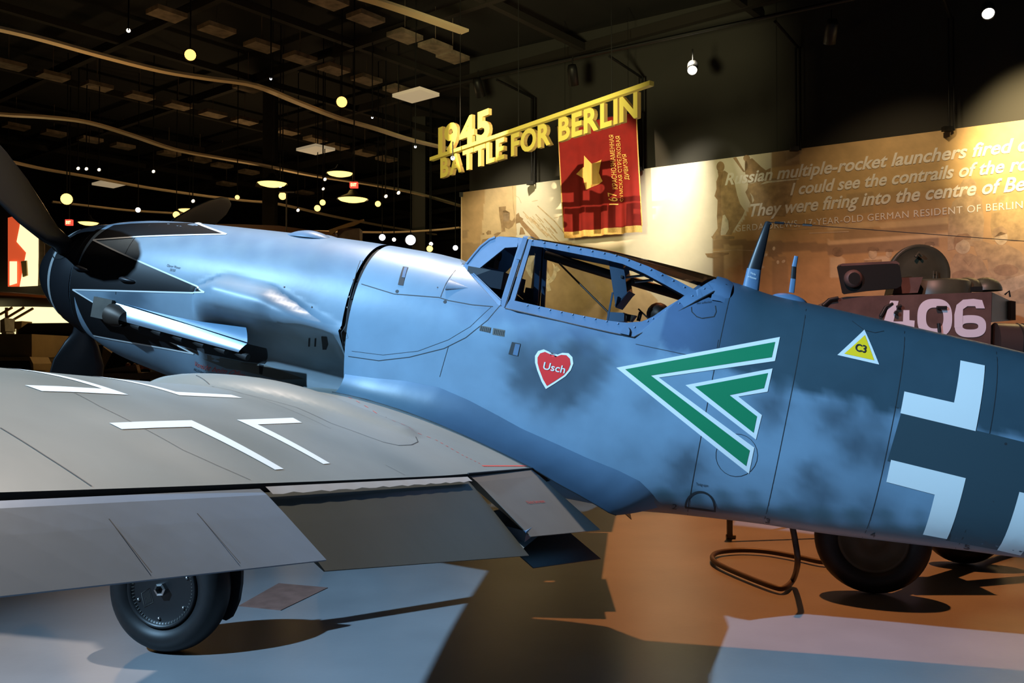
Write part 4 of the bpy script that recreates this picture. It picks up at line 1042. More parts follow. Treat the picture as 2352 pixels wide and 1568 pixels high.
for k in range(26):
    x0 = 1180+random.random()*560; y0 = 620+(x0-1180)*.55+random.random()*260-60; L = 60+random.random()*240; c = random.choice([(.62, .47, .28), (.68, .53, .34), (.56, .40, .22)])
    line(c, zA((x0, y0), (x0+L*.72, y0+L*.72+random.random()*20)), 1+random.random()*1.6)
line((.62, .46, .27), zA((1450, 570), (1760, 850), (2000, 1150)), 2.4); line((.64, .5, .31), zA((1740, 790), (1920, 745)), 1)
# emblem seen through the canopy
EM = (.86, .76, .55)
mp(EM, [(1204, 600), (1209, 585), (1216, 592), (1224, 590), (1221, 602), (1226, 611), (1215, 612), (1209, 622), (1206, 608)])
def arcband(col, cx, cy, r, w0, a0, a1, sx=1.0, n=18):
    out = []; inn = []
    for k in range(n+1):
        t = k/n; a = R(a0+(a1-a0)*t); ww = w0*math.sin(math.pi*min(1, .15+.85*t)) ; out.append((cx+(r+ww/2)*sx*math.cos(a), cy-(r+ww/2)*math.sin(a))); inn.append((cx+(r-ww/2)*sx*math.cos(a), cy-(r-ww/2)*math.sin(a)))
    mp(col, out+list(reversed(inn)))
arcband(EM, 1247, 613, 33, 11, 240, 75, 1.0); arcband(EM, 1245, 622, 30, 9, -75, 40)
line(EM, [(1240, 598), (1262, 668)], 9); mp(EM, [(1228, 598), (1244, 584), (1252, 592), (1236, 606)]); line(EM, [(1276, 612), (1284, 622)], 8); mp((.62, .46, .28), ell(1247, 622, 14, 22, 14, -.2))
line(EM, [(1243, 606), (1262, 640)], 8)
# statues
ST = (.37, .235, .115); ST2 = (.46, .31, .16)
mp(ST, zB(*ell(297, 285, 50, 66))); mp(ST2, zB((262, 340), (350, 335), (410, 380), (470, 480), (505, 640), (540, 745), (600, 830), (570, 900), (480, 1040), (430, 1130), (370, 1130), (405, 1050), (395, 950), (352, 878), (322, 960), (300, 1085), (300, 1140), (190, 1155), (262, 1050), (252, 900), (262, 700), (222, 650), (248, 560), (245, 470), (272, 400)))
mp(ST, zB((262, 345), (330, 345), (300, 560), (310, 900), (262, 900), (262, 700), (222, 650), (248, 560), (245, 470), (272, 400)))
mp(ST, zB(*ell(622, 180, 42, 40))); mp(ST, zB((600, 215), (690, 180), (800, 285), (860, 330), (920, 300), (915, 430), (790, 480), (700, 480), (640, 500), (600, 350), (640, 300), (625, 215)))
mp(ST, zB((452, 178), (492, 165), (570, 300), (605, 350), (580, 352)))
mp(ST2, zB((640, 500), (820, 470), (920, 430), (1250, 430), (1190, 650), (1100, 900), (700, 880), (670, 740), (645, 690), (605, 600), (632, 560)))
mp(CR, zB((665, 608), (700, 650), (716, 700), (694, 738), (682, 660))); mp(CR, zB((790, 505), (860, 465), (1270, 432), (1270, 445), (900, 485), (830, 500)))
mp(CR, zB((325, 890), (350, 880), (395, 960), (400, 1060), (365, 1120), (302, 1135), (305, 1050)))
mp(ST, zB((105, 1362), (400, 1350), (400, 1372), (205, 1420), (135, 1408))); mp(ST2, zB((180, 1150), (300, 1140), (470, 1150), (470, 1180), (205, 1190)))
line((.72, .56, .36), zB((205, 1340), (500, 1318), (780, 1330)), 1.5); line((.70, .52, .30), zB((780, 1050), (1200, 1065), (1890, 1020)), 1.2); line((.72, .52, .28), zB((1400, 1110), (1890, 1090)), 2)
for cx, cy in ((960, 1300), (1010, 1470), (860, 1380), (820, 1530), (1080, 1460)): mp((.74, .6, .4), zB(*ell(cx, cy, 26, 18, 8, cx)))
# people in the photograph on the mural
PE = (.60, .44, .26); PD, PM, PF, PH = (.40, .27, .14), (.50, .34, .18), (.64, .47, .28), (.30, .20, .11)
mp((.52, .36, .17), zC((1240, 980), (1250, 750), (1290, 600), (1370, 530), (1365, 430), (1400, 370), (1480, 350), (1535, 400), (1530, 500), (1590, 560), (1615, 800), (1600, 1050), (1480, 1050), (1240, 1100)))
mp((.55, .38, .18), zC((1680, 830), (1700, 620), (1760, 530), (1850, 520), (1900, 600), (1990, 650), (2030, 800), (2060, 1000), (1860, 1000), (1700, 1000)))
mp(PM, zC((1490, 1000), (1600, 1000), (1720, 1040), (1690, 1180), (1560, 1200)))
mp(PM, zC((1270, 1220), (1320, 1130), (1480, 1130), (1590, 1180), (1650, 1300), (1760, 1450), (1900, 1560), (1900, 1640), (1250, 1640))); mp(PF, zC(*ell(1395, 1060, 78, 74))); mp(PD, zC((1300, 1020), (1308, 965), (1350, 932), (1440, 922), (1482, 955), (1478, 985), (1400, 985), (1330, 1030), (1310, 1090)))
mp(PE, zC(*ell(1370, 1048, 12, 4, 8))); mp(PE, zC(*ell(1430, 1042, 12, 4, 8))); mp(PE, zC(*ell(1405, 1095, 20, 5, 8))); line(PD, zC((1400, 1190), (1460, 1260), (1500, 1200)), 1.2); mp(PD, zC(*ell(1400, 1360, 120, 60)))
mp(PM, zC((1640, 1100), (1720, 1030), (1860, 1040), (1980, 1100), (2060, 1200), (2060, 1640), (1900, 1640), (1760, 1450), (1660, 1300))); mp(PF, zC(*ell(1790, 965, 68, 76))); mp(PM, zC((1700, 940), (1715, 872), (1795, 845), (1855, 890), (1850, 925), (1780, 905), (1715, 965)))
mp(PE, zC(*ell(1775, 955, 12, 4, 8))); mp(PE, zC(*ell(1830, 952, 12, 4, 8))); mp(PE, zC(*ell(1805, 1005, 18, 5, 8))); mp(PD, zC(*ell(1840, 1300, 130, 60))); mp((.6, .43, .24), zC((1640, 1400), (1700, 1440), (2060, 1330), (2060, 1460), (1800, 1560)))
for x, y, k in ((475, 1085, 1), (640, 1100, .7), (1055, 1030, .9)): mp(PF, zC(*ell(x-5, y+48*k, 44*k, 50*k))); mp(PH, zC((x-65*k, y+10*k), (x-50*k, y-20*k), (x, y-28*k), (x+50*k, y-20*k), (x+62*k, y+10*k), (x, y+22*k)))
mp(PM, zC((380, 1200), (560, 1190), (580, 1300), (360, 1300))); mp(PH, zC(*ell(110, 1110, 60, 50)))
M['mtext'] = mat('mural_lettering', (.95, .90, .82), rough=.6); mb.use(M['mtext'])
def wtext(txt, p0, p1, cap, shear=0, bold=0, spacing=1):
    vs, fs = text_mesh(txt, 1, offset=bold, shear=shear, spacing=spacing); xs = [v.x for v in vs]; w_ = max(xs)-min(xs); a, b, c = sz(*p0), sz(*p1), sz(*cap); hh = c[1]-a[1]
    mb.use(M['mtext']); mb.add([wpt(a[0]+(b[0]-a[0])*(v.x-min(xs))/w_, a[1]+(b[1]-a[1])*(v.x-min(xs))/w_+hh*v.y/.73, .0065) for v in vs], fs)
wtext('Russian multiple-rocket launchers fired on', (1665, 425), (2390, 342), (1669, 397), .3, .024)
wtext('I could see the contrails of the rockets.', (1815, 448), (2470, 378), (1815, 420), .3, .024)
wtext('They were firing into the centre of Berlin', (1723, 497), (2421, 430), (1723, 468), .3, .024)
wtext('GERDA DREWS, 17-YEAR-OLD GERMAN RESIDENT OF BERLIN', (1690, 532), (2349, 478), (1690, 517), 0, 0, 1.1)
mur = mb.build('mural_panel', attr=True); tag(mur, 'long sepia photo mural panel with white quotation, hung on the dark wall', 'mural')
mb = MB_().use(M['band']); p = wpt(sL, 0, .004); mb.tube([wpt(sL-.0, .3, .004), wpt(sL, 5.14, .004)], .012, 6); mb.use(M['blacksteel']); mb.box(wpt(sL, 5.15, .01), (.08, .05, .10)); mb.build('panel_edge_strip', mur)

# ---------------------------------------------------------------- lighting track, brackets and heads in front of the wall
tp = [wpt(s, 7.05, 1.5) for s in (-6.5, sz(1060, 300)[0]+1.0)]
ZT = 7.03
mb = MB_().use(M['blacksteel']); mb.tube([wpt(-6.5, ZT, 1.5), wpt(sL+.6, ZT, 1.5)], .035, 4); tr = mb.build('lighting_track'); tag(tr, 'black lighting track running along the dark wall above the mural', 'track')
for i, (px, py) in enumerate(((1228, 415), (1476, 383), (1836, 340), (2187, 297))):
    s_ = sz(px, py)[0]; zt = 6.96
    mb = MB_().use(M['blacksteel'])
    for o in (-.035, .035): mb.tube([wpt(s_+o, 5.16, .06), wpt(s_+o, zt, .06)], .018, 4)
    mb.tube([wpt(s_, zt, .06), wpt(s_, ZT-.06, 1.40)], .03, 4); mb.box(wpt(s_+.06, 5.19, .09), (.14, .10, .07))
    o = mb.build('panel_bracket'); tag(o, ['black steel bracket left of the red banner, clamped to the mural top', 'black steel bracket right of the red banner, clamped to the mural top', 'black steel bracket above the word multiple on the mural', 'black steel bracket at the far right of the mural top'][i], 'bracket', 'brackets along the mural top')
M['lens'] = mat('lamp_lens', (1, .95, .85), emit=5, ecol=(1, .90, .70)); M['lensw'] = mat('warm_lamp', (1, .8, .4), emit=2.6, ecol=(1, .62, .16)); M['lenso'] = mat('amber_lamp', (1, .5, .2), emit=2.6, ecol=(1, .50, .12)); M['lensc'] = mat('cool_lamp', (1, 1, 1), emit=4, ecol=(.9, .93, 1))
M['lensd'] = mat('dim_lamp', (1, .8, .5), emit=3, ecol=(1, .85, .6))
def can(name, p, aim, L, r, lens=None, label=None, cat='spotlight', group=None, stem_=None):
    p = Vector(p); a = (Vector(aim)-p).normalized(); mb = MB_().use(M['blacksteel'])
    mb.lathe([(-L, 0), (-L, r*.75), (-L*.8, r*.95), (0, r), (0, r*.86), (-.02, r*.84)], p, a, 16); mb.tube([p-a*L*.6, p-a*L*.6+Vector((0, 0, stem_ or .18))], .012, 5)
    root = mb.build(name)
    if lens: mb = MB_().use(M[lens]); mb.lathe([(-.03, r*.84), (-.03, 0)], p, a, 16); mb.build('lens', root)
    return tag(root, label, cat, group)
CAN = []
for i, (px, py, tx, ty, le) in enumerate(((1105, 222, 1180, 500, None), (1318, 195, 1350, 520, None), (1590, 162, 1560, 470, 'lens'), (1905, 100, 1850, 500, None), (2270, 32, 2330, 380, 'lens'))):
    d = ray(px, py); p = on_wall(px, py, 1.45); aim = on_wall(tx, ty, 0)
    if le: aim = aim+(CAM-aim)*.35
    can('track_spotlight', p, aim, .36, .095, le, ['dark track spotlight above the yellow digits 1945', 'dark track spotlight above the red banner', 'lit track spotlight left of the mural quotation', 'dark track spotlight above the mural quotation', 'lit track spotlight at the top right corner'][i], 'spotlight', 'spotlights on the wall track', .3)

# ---------------------------------------------------------------- hanging sign and banner
ZB = 4.8
sa, sb = at_z(992, 365, ZB), at_z(1498, 190, ZB); sd = (sb-sa); SL = float(np.linalg.norm(sd)); sd = sd/SL; sn = np.cross(sd, (0, 0, 1.0)); sn = sn/np.linalg.norm(sn)
if np.dot(sn, CAM-sa) < 0: sn = -sn
def on_sign(px, py): d = ray(px, py); t = np.dot(sn, sa-CAM)/np.dot(sn, d); p = CAM+d*t; return float(np.dot(p-sa, sd)), float(p[2])
M['signy'] = mat('yellow_sign_face', (.86, .72, .16), rough=.5); M['signs'] = mat('sign_side', (.60, .40, .14), rough=.6)
sign = empty('hanging_sign', sa); tag(sign, 'yellow cut-out 1945 BATTLE FOR BERLIN sign hanging on thin cables', 'sign')
def spt(a, z, o=0.0): p = sa+sd*a+sn*o; return np.array([p[0], p[1], z])-sa
mb = MB_().use(M['signy']); mb.hexa([spt(0, ZB-.035, -.03), spt(SL, ZB-.035, -.03), spt(SL, ZB-.035, .045), spt(0, ZB-.035, .045), spt(0, ZB+.02, -.03), spt(SL, ZB+.02, -.03), spt(SL, ZB+.02, .045), spt(0, ZB+.02, .045)]); mb.build('sign_bar', sign)
def sletters(txt, x0, x1, zbase, hcap):
    """separate letters between two positions along the bar"""
    adv = []; tot = 0
    for ch in txt:
        if ch == ' ': adv.append((ch, tot, .30, None)); tot += .30; continue
        vs, fs = text_mesh(ch, 1, extrude=.0, offset=.034); xs = [v.x for v in vs]; w_ = max(xs)-min(xs); adv.append((ch, tot, w_, (vs, fs, min(xs)))); tot += w_+.075
    tot -= .075; k = (x1-x0)/tot
    for ch, t, w_, dat in adv:
        if dat is None: continue
        vs, fs, mx = dat; mb = MB_(); n = len(vs); th = .06
        A = [spt(x0+(t+v.x-mx)*k, zbase+v.y/.73*hcap, .03) for v in vs]; B = [p-sn*th for p in A]
        ed = {}
        for f in fs:
            for i in range(len(f)):
                a, b = f[i], f[(i+1) % len(f)]; q = (min(a, b), max(a, b)); ed[q] = ed.get(q, 0)+1
        # welded outline: match coincident vertices
        mb.use(M['signy']); mb.add(A, fs); mb.use(M['signs']); mb.add(B, fs); mb.add(A+B, [(a, b, b+n, a+n) for (a, b), c in ed.items() if c == 1]); mb.build('letter', sign)
a0, z0 = on_sign(1014, 405); a1, z1 = on_sign(1468, 268); c0 = on_sign(1013, 362)
HC = ZB-.05-z1
sletters('BATTLE FOR BERLIN', on_sign(1015, 380)[0], on_sign(1468, 240)[0], ZB-.05-HC, HC)
sletters('1945', on_sign(1010, 330)[0], on_sign(1128, 290)[0], ZB+.02, (on_sign(1125, 248)[1]-ZB-.02))
mb = MB_().use(M['blacksteel'])
for px in (1057, 1191, 1405):
    a_ = on_sign(px, 300)[0]; mb.tube([spt(a_, ZB, 0), spt(a_, 8.2, 0)], .006, 5)
mb.build('hanging_cable', sign)
BO = .5
def sb_(px, py): p = on_wall(px, py, BO); return float(np.dot(p-WP, WU)), float(p[2])
M['banner'] = mat('red_banner_cloth', (.21, .008, .006), rough=.9, noise=.12, nscale=5); M['fringe'] = mat('gold_fringe', (.80, .50, .16), rough=.8, noise=.2, nscale=60); M['gold'] = mat('gold_embroidery', (.85, .50, .12), rough=.6)
def bil(c, u, v): p = [c[0][k]*(1-u)*(1-v)+c[1][k]*u*(1-v)+c[2][k]*u*v+c[3][k]*(1-u)*v for k in (0, 1)]; return p
BC = [sb_(1281, 290), sb_(1462, 256), sb_(1472, 517), sb_(1298, 533)]
def fold(u, v): return .03*math.sin(u*21+v*2)*(.3+v)+.02*math.sin(u*47+1)*v
def bpt(u, v, o=0.0): s_, z_ = bil(BC, u, v); return wpt(s_, z_, BO+fold(u, v)+o)
mb = MB_().use(M['banner']); mb.grid([[bpt(i/70, j/40) for j in range(41)] for i in range(71)]); mb.grid([[bpt(i/70, j/40, -.006) for j in range(41)] for i in range(71)])
ban = mb.build('red_banner'); tag(ban, 'red cloth banner with gold star, Cyrillic lettering and gold fringe', 'banner')
mb = MB_().use(M['fringe']); mb.grid([[bpt(i/140, 1, 0.001), bpt(i/140, 1+.055+.008*(i % 2), .001+.004*(i % 2))] for i in range(141)]); mb.tube([bpt(0, j/20, 0) for j in range(21)], .012, 5); mb.tube([bpt(1, j/20, 0) for j in range(21)], .012, 5); mb.build('fringe', ban)
def buv(px, py):
    s_, z_ = sb_(px, py); u = v = .5
    for _ in range(30):
        c = bil(BC, u, v); du = bil(BC, u+.001, v); dv = bil(BC, u, v+.001); J = np.array([[du[0]-c[0], dv[0]-c[0]], [du[1]-c[1], dv[1]-c[1]]])/.001; e = np.linalg.solve(J, np.array([s_-c[0], z_-c[1]])); u += e[0]; v += e[1]
    return u, v
mb = MB_().use(M['gold']); st = [(1343.5, 357.8), (1360, 376), (1383, 367), (1375, 397), (1386, 416.7), (1358.3, 413.4), (1348, 436.4), (1342.2, 410), (1323, 399.4), (1343.5, 384)]
vs, fs = cut_poly([buv(*p) for p in st], .04); mb.add([bpt(a, b, .022) for a, b in vs], fs); mb.build('star', ban)
mb = MB_().use(M['gold'])
def btext(txt, p0, p1, cap):
    vs, fs = text_mesh(txt, 1, offset=.004, spacing=1.05); xs = [v.x for v in vs]; w_ = max(xs)-min(xs); a, b, c = buv(*p0), buv(*p1), buv(*cap)
    mb.add([bpt(a[0]+(b[0]-a[0])*(v.x-min(xs))/w_+(c[0]-a[0])*v.y/.73, a[1]+(b[1]-a[1])*(v.x-min(xs))/w_+(c[1]-a[1])*v.y/.73, .03) for v in vs], fs)
btext('167', (1420, 470), (1416, 442), (1401, 471)); btext('КРАСНОЗНАМЕННАЯ', (1419, 434), (1411, 310), (1409.5, 435)); btext('СУМСКАЯ СТРЕЛКОВАЯ', (1433, 462), (1425, 312), (1423.5, 463)); btext('ДИВИЗИЯ', (1447, 413), (1440, 354), (1437, 414))
mb.build('lettering', ban)
mb = MB_().use(M['blacksteel']); mb.tube([bpt(-.03, 0), bpt(1.03, 0)], .015, 8); mb.tube([bpt(.1, 0), bpt(.1, 0)+np.array([0, 0, 2.2])], .004, 4); mb.tube([bpt(.9, 0), bpt(.9, 0)+np.array([0, 0, 2.0])], .004, 4); mb.build('banner_rod', ban)

# ---------------------------------------------------------------- tank with the number 406
M['tank'] = mat('tank_paint', (.115, .062, .048), rough=.55, noise=.25, nscale=4, bump=.002, bscale=20); M['tankg'] = mat('tank_green', (.055, .052, .030), rough=.42, noise=.15, nscale=6); M['tankd'] = mat('tank_dark', (.012, .012, .010), rough=.5); M['num'] = mat('number_paint', (.78, .66, .68), rough=.7)
tank = empty('tank', (5.2, 11.3, 0)); tag(tank, 'brown tank behind the aircraft with white number 406 on its turret', 'tank')
TD = 10.9
def tpt(px, py, D=TD): return at_depth(px, py, D)
def tl(p): return np.array(p)-np.array((5.2, 11.3, 0))
def block(name, face, back, m, D=TD, parent=tank, dx=0.0, dz=0.0, inset=0.0):
    """face outline in pixels at depth D, extruded away from the viewer by `back` metres, narrowing by inset"""
    P = [tpt(px, py, D) for px, py in face]; c = sum(P)/len(P)
    Q = [np.array([p[0]+(c[0]-p[0])*inset+dx, p[1]+back, p[2]+(c[2]-p[2])*inset+dz]) for p in P]; n = len(P); mb = MB_().use(M[m])
    mb.add([tl(p) for p in P+Q], [tuple(range(n)), tuple(range(2*n-1, n-1, -1))]+[(i, i+n, (i+1) % n+n, (i+1) % n) for i in range(n)])
    return mb.build(name, parent)
tur = block('turret', [(1888, 702), (1905, 688), (1945, 681), (2110, 676), (2278, 670), (2275, 800), (2262, 905), (1890, 905), (1868, 800), (1878, 720)], 2.0, 'tank', dx=.42, inset=.0)
mb = MB_().use(M['tankg']); e = [tpt(2279, 671, TD+.01), tpt(2322, 691, TD+1.0), tpt(2322, 736, TD+1.0), tpt(2277, 740, TD+.01)]; P = [tl(p) for p in e]; Q = [p+np.array([0, .6, 0]) for p in P]; mb.hexa(P+Q); mb.build('turret_rear_plate', tank)
block('turret_box', [(2322, 690), (2333, 692), (2333, 735), (2322, 733)], .2, 'tankd', TD+.8)
num = MB_().use(M['num'])
def ntext(mb, ch, x0, x1, yb, yt):
    vs, fs = text_mesh(ch, 1, offset=.035); xs = [v.x for v in vs]; ys = [v.y for v in vs]; 
    mb.add([tl(tpt(x0+(x1-x0)*(v.x-min(xs))/(max(xs)-min(xs)), yb+(yt-yb)*(v.y-min(ys))/(max(ys)-min(ys)), TD-.008)) for v in vs], fs)
F4 = [(2045, 690), (2064, 691), (2052, 738), (2074, 738), (2075, 712), (2089, 712), (2089, 735), (2101, 736), (2100, 752), (2090, 752), (2089, 790), (2072, 790), (2073, 755), (2028, 745), (2031, 734)]
num.add([tl(tpt(px, py, TD-.008)) for px, py in F4], [tuple(range(len(F4)))]) if 0 else None
bm = bmesh.new(); vs = [bm.verts.new(tl(tpt(px, py, TD-.008))) for px, py in F4]; bm.faces.new(vs); bmesh.ops.triangulate(bm, faces=bm.faces); bm.verts.index_update(); num.add([v.co.copy() for v in bm.verts], [tuple(v.index for v in f.verts) for f in bm.faces]); bm.free()
def ringpx(mb, cx, cy, rx, ry, w_, a0=0, a1=360, p=2.6, n=48):
    o, i = [], []
    for k in range(n+1):
        a = R(a0+(a1-a0)*k/n); c, s = math.cos(a), math.sin(a); f = (abs(c)**p+abs(s)**p)**(-1/p); o.append(tl(tpt(cx+rx*c*f, cy-ry*s*f, TD-.008))); i.append(tl(tpt(cx+(rx-w_)*c*f, cy-(ry-w_)*s*f, TD-.008)))
    mb.grid([o, i], smooth=False)
ringpx(num, 2147, 730, 40, 44, 20); ringpx(num, 2229, 749, 36, 25.5, 18)
P6 = [(2192, 752), (2192, 722), (2197, 700), (2212, 688), (2236, 686), (2256, 689), (2262, 708), (2242, 708), (2240, 703), (2222, 703), (2212, 710), (2211, 735), (2211, 752)]
bm = bmesh.new(); vs = [bm.verts.new(tl(tpt(px, py, TD-.009))) for px, py in P6]; bm.faces.new(vs); bmesh.ops.triangulate(bm, faces=bm.faces); bm.verts.index_update(); num.add([v.co.copy() for v in bm.verts], [tuple(v.index for v in f.verts) for f in bm.faces]); bm.free()
num.build('turret_number', tur)['label'] = 'white painted number 406'
block('loader_hatch', [(1922, 613), (1930, 611), (2050, 605), (2062, 606), (2067, 612), (2072, 645), (2070, 656), (2060, 662), (1990, 668), (1938, 675), (1934, 672)], .05, 'tankd', TD-.05, dx=.02)
block('hatch_rim', [(1931, 609), (1935, 605), (2058, 599), (2066, 604), (2066, 608), (1935, 613)], .12, 'tank', TD-.02)
mb = MB_().use(M['tank']); c = tl(tpt(1958, 640, TD-.05)); mb.lathe([(0, .11), (.04, .11), (.06, .07)], c, (0, -1, 0), 20); mb.use(M['tankd']); mb.lathe([(.061, .075), (.062, 0)], c, (0, -1, 0), 16); mb.build('hatch_periscope', tank)
mb = MB_().use(M['tankg']); c = tl(tpt(2109, 632, TD+.5)); rr = 71/CAM_F*(TD+.5)
dome = []
for r_, h_ in ((1, 0), (.985, .05), (.9, .02), (.6, .05), (.25, .07), (0, .075)): dome.append((h_, rr*r_))
mb.lathe([(-h, r) for h, r in dome], c, (0, 1, .12), 48); mb.lathe([(0, rr), (.05, rr*.98), (.06, 0)], c, (0, 1, .12), 48); mb.tube([tl(tpt(2103, 590, TD+.36)), tl(tpt(2110, 580, TD+.36)), tl(tpt(2118, 588, TD+.36))], .02, 6)
mb.tube([tl(tpt(2144, 640, TD+.4)), tl(tpt(2144, 622, TD+.4)), tl(tpt(2151, 622, TD+.4)), tl(tpt(2151, 640, TD+.4))], .008, 5); mb.build('commander_hatch', tank)
mb = MB_().use(M['tankg']); c = tl(tpt(2145, 668, TD+.55)); mb.lathe([(-.1, .44), (.10, .44), (.13, .40), (.13, 0)], c, (0, 0, 1), 32); mb.build('cupola', tank)
block('hatch_hinge', [(2060, 638), (2120, 636), (2108, 672), (2050, 675)], .25, 'tank', TD+.1)
for px in (2221, 2263):
    mb = MB_().use(M['tankg']); c = tl(tpt(px, 668, TD+.5)); mb.lathe([(.21*math.sin(q)*.85, .20*math.cos(q)) for q in np.linspace(0, math.pi/2, 8)], c, (0, 0, 1), 20); mb.build('roof_vent', tank)
mb = MB_().use(M['tankd']); mb.box(tl(tpt(2243, 664, TD+.1)), (.10, .1, .06)); mb.tube([tl(tpt(2308, 676, TD+.3)), tl(tpt(2318, 668, TD+.3)), tl(tpt(2320, 682, TD+.3))], .012, 5); mb.build('roof_bracket', tank)
for q in ((2060, 705), (2070, 702)), ((2055, 716), (2062, 720)), ((2152, 706), (2174, 706)), ((2156, 742), (2158, 762)): mb = MB_().use(M['tankd']); mb.tube([tl(tpt(*q[0], TD-.03)), tl(tpt(*q[1], TD-.03))], .022, 6); mb.build('turret_hook', tank)
mb = MB_().use(M['tankd']); mb.tube([tl(tpt(2022, 726, TD-.02)), tl(tpt(2034, 705, TD-.02)), tl(tpt(2050, 697, TD+.0))], .02, 6); mb.build('turret_seam', tank); mb = MB_().use(M['tankd']); mb.tube([tl(tpt(1890, 702, TD-.02)), tl(tpt(1905, 688, TD-.02)), tl(tpt(1925, 684, TD-.02))], .025, 6); mb.build('turret_rail', tank)
M['drum'] = mat('drum_paint', (.05, .032, .026), rough=.3)
mb = MB_().use(M['drum']); p0, p1 = tl(tpt(2282, 790, TD+.1)), tl(tpt(2600, 806, TD-.2)); mb.tube([p0, p1], .27, 28); mb.use(M['tankd'])
for t in (.16, .2, .6): q = p0+(p1-p0)*t; mb.tube([q, q+(p1-p0)*.01], .278, 28)
mb.build('fuel_drum', tank)
mb = MB_().use(M['tank']); mb.box((-.3, .95, 1.15), (4.6, 1.9, 1.0)); mb.box((-.3, .9, .8), (4.8, 1.6, .5)); mb.build('hull', tank)
for k in range(5):
    mb = MB_().use(M['tankd']); c = (-2.2+1.15*k, -.35, .47); mb.lathe([(-.14, 0), (-.14, .40), (.14, .40), (.14, .30), (.10, .28), (.10, 0)], c, (0, -1, 0), 32); mb.build('road_wheel', tank)
mb = MB_().use(M['tankd']); L = []
for k in range(80):
    t = k/80*2*math.pi; x = 3.0*math.cos(t); z = .5+.47*math.sin(t); x = max(-2.9, min(3.2, 3.6*math.cos(t)+.15)); L.append((x, z))
mb.grid([[(x, -.62, z), (x, -.12, z)] for x, z in L], closed_u=True, smooth=False); mb.build('track', tank)

# ---------------------------------------------------------------- gun carriage and hose under the rear fuselage
cb = at_z(2005, 1362); c2 = at_z(2213, 1294)
M['rim'] = mat('wheel_rim_paint', (.075, .062, .04), rough=.6, noise=.2)
gun = empty('artillery_carriage', cb); tag(gun, 'dark rubber-tyred gun carriage standing behind the rear fuselage', 'gun carriage')
axd = (c2-cb); axd = axd/np.linalg.norm(axd); axd = np.array([axd[0], axd[1], 0])
nrm = np.array([-.28, -.96, 0]); nrm /= np.linalg.norm(nrm)
for i, q in enumerate((cb, c2)):
    h_ = q-cb+np.array([0, 0, .365 if i == 0 else .30]); rr = .365 if i == 0 else .30
    mb = MB_().use(M['tyre']); torus(mb, tuple(h_), rr-.085, .085, tuple(nrm), 56, .9); w_ = mb.build('wheel', gun)
    mb = MB_().use(M['rim']); mb.lathe([(.03, rr-.14), (.055, rr-.145), (.05, rr-.165), (.02, rr-.19), (.03, .08), (.06, .06), (.06, 0)], tuple(h_), tuple(nrm), 40); mb.lathe([(-.03, rr-.14), (-.03, 0)], tuple(h_), tuple(nrm), 40); mb.build('wheel_disc', w_)
mb = MB_().use(M['tankd']); mb.tube([np.array([0, 0, .36]), c2-cb+np.array([0, 0, .30])], .05, 10); mb.tube([np.array([.25, .3, .45]), np.array([2.2, .9, .55])], .07, 12); mb.box((.5, .4, .45), (.5, .35, .25)); mb.tube([np.array([.4, .4, .35]), np.array([1.6, 1.2, .06])], .05, 8); mb.build('cradle', gun)
M['hose'] = mat('hose_rubber', (.045, .026, .018), rough=.5)
hp_ = [at_depth(1818, 1200, 5.55), at_depth(1826, 1240, 5.55), at_depth(1832, 1290, 5.58), at_z(1822, 1330, .05), at_z(1800, 1350, .035), at_z(1770, 1345, .035), at_z(1700, 1318, .035), at_z(1650, 1295, .035), at_z(1636, 1280, .035), at_z(1650, 1268, .035), at_z(1700, 1263, .035), at_z(1760, 1266, .035), at_z(1830, 1278, .035), at_z(1890, 1290, .035), at_z(1950, 1290, .035)]
def smooth_path(P, k=6):
    P = [np.array(p, float) for p in P]; out = []
    for i in range(len(P)-1):
        p0, p1, p2, p3 = P[max(0, i-1)], P[i], P[i+1], P[min(len(P)-1, i+2)]
        for j in range(k):
            t = j/k; out.append(.5*((2*p1)+(-p0+p2)*t+(2*p0-5*p1+4*p2-p3)*t*t+(-p0+3*p1-3*p2+p3)*t**3))
    return out+[P[-1]]
mb = MB_().use(M['hose']); mb.tube(smooth_path(hp_), .019, 10); o = mb.build('rubber_hose'); tag(o, 'dark rubber hose looping on the floor beneath the rear fuselage', 'hose')
pb = at_z(1676, 1237); mb = MB_().use(M['brown']); mb.box((pb[0], pb[1], .25), (.045, .03, .5)); mb.tube([(pb[0]-.03, pb[1], .02), (pb[0]+.05, pb[1], .02)], .02, 6); mb.tube([(pb[0]-.02, pb[1], .5), (pb[0]+2.4, pb[1]+.4, .5)], .02, 6); mb.box((pb[0]+2.3, pb[1]+.4, .25), (.045, .03, .5)); o = mb.build('barrier_post'); tag(o, 'low metal barrier post with rail behind the rear fuselage', 'barrier')
dq = [at_z(*p) for p in ((548, 1392), (640, 1340), (753, 1350), (645, 1402))]
M['plate'] = mat('floor_plate_paint', (.20, .105, .085), rough=.5, noise=.2, nscale=12); mb = MB_().use(M['plate']); mb.hexa([(p[0], p[1], .0005) for p in dq]+[(p[0], p[1], .004) for p in dq]); o = mb.build('floor_plate'); tag(o, 'diamond-shaped reddish plate lying on the floor beside the main wheel', 'floor plate')

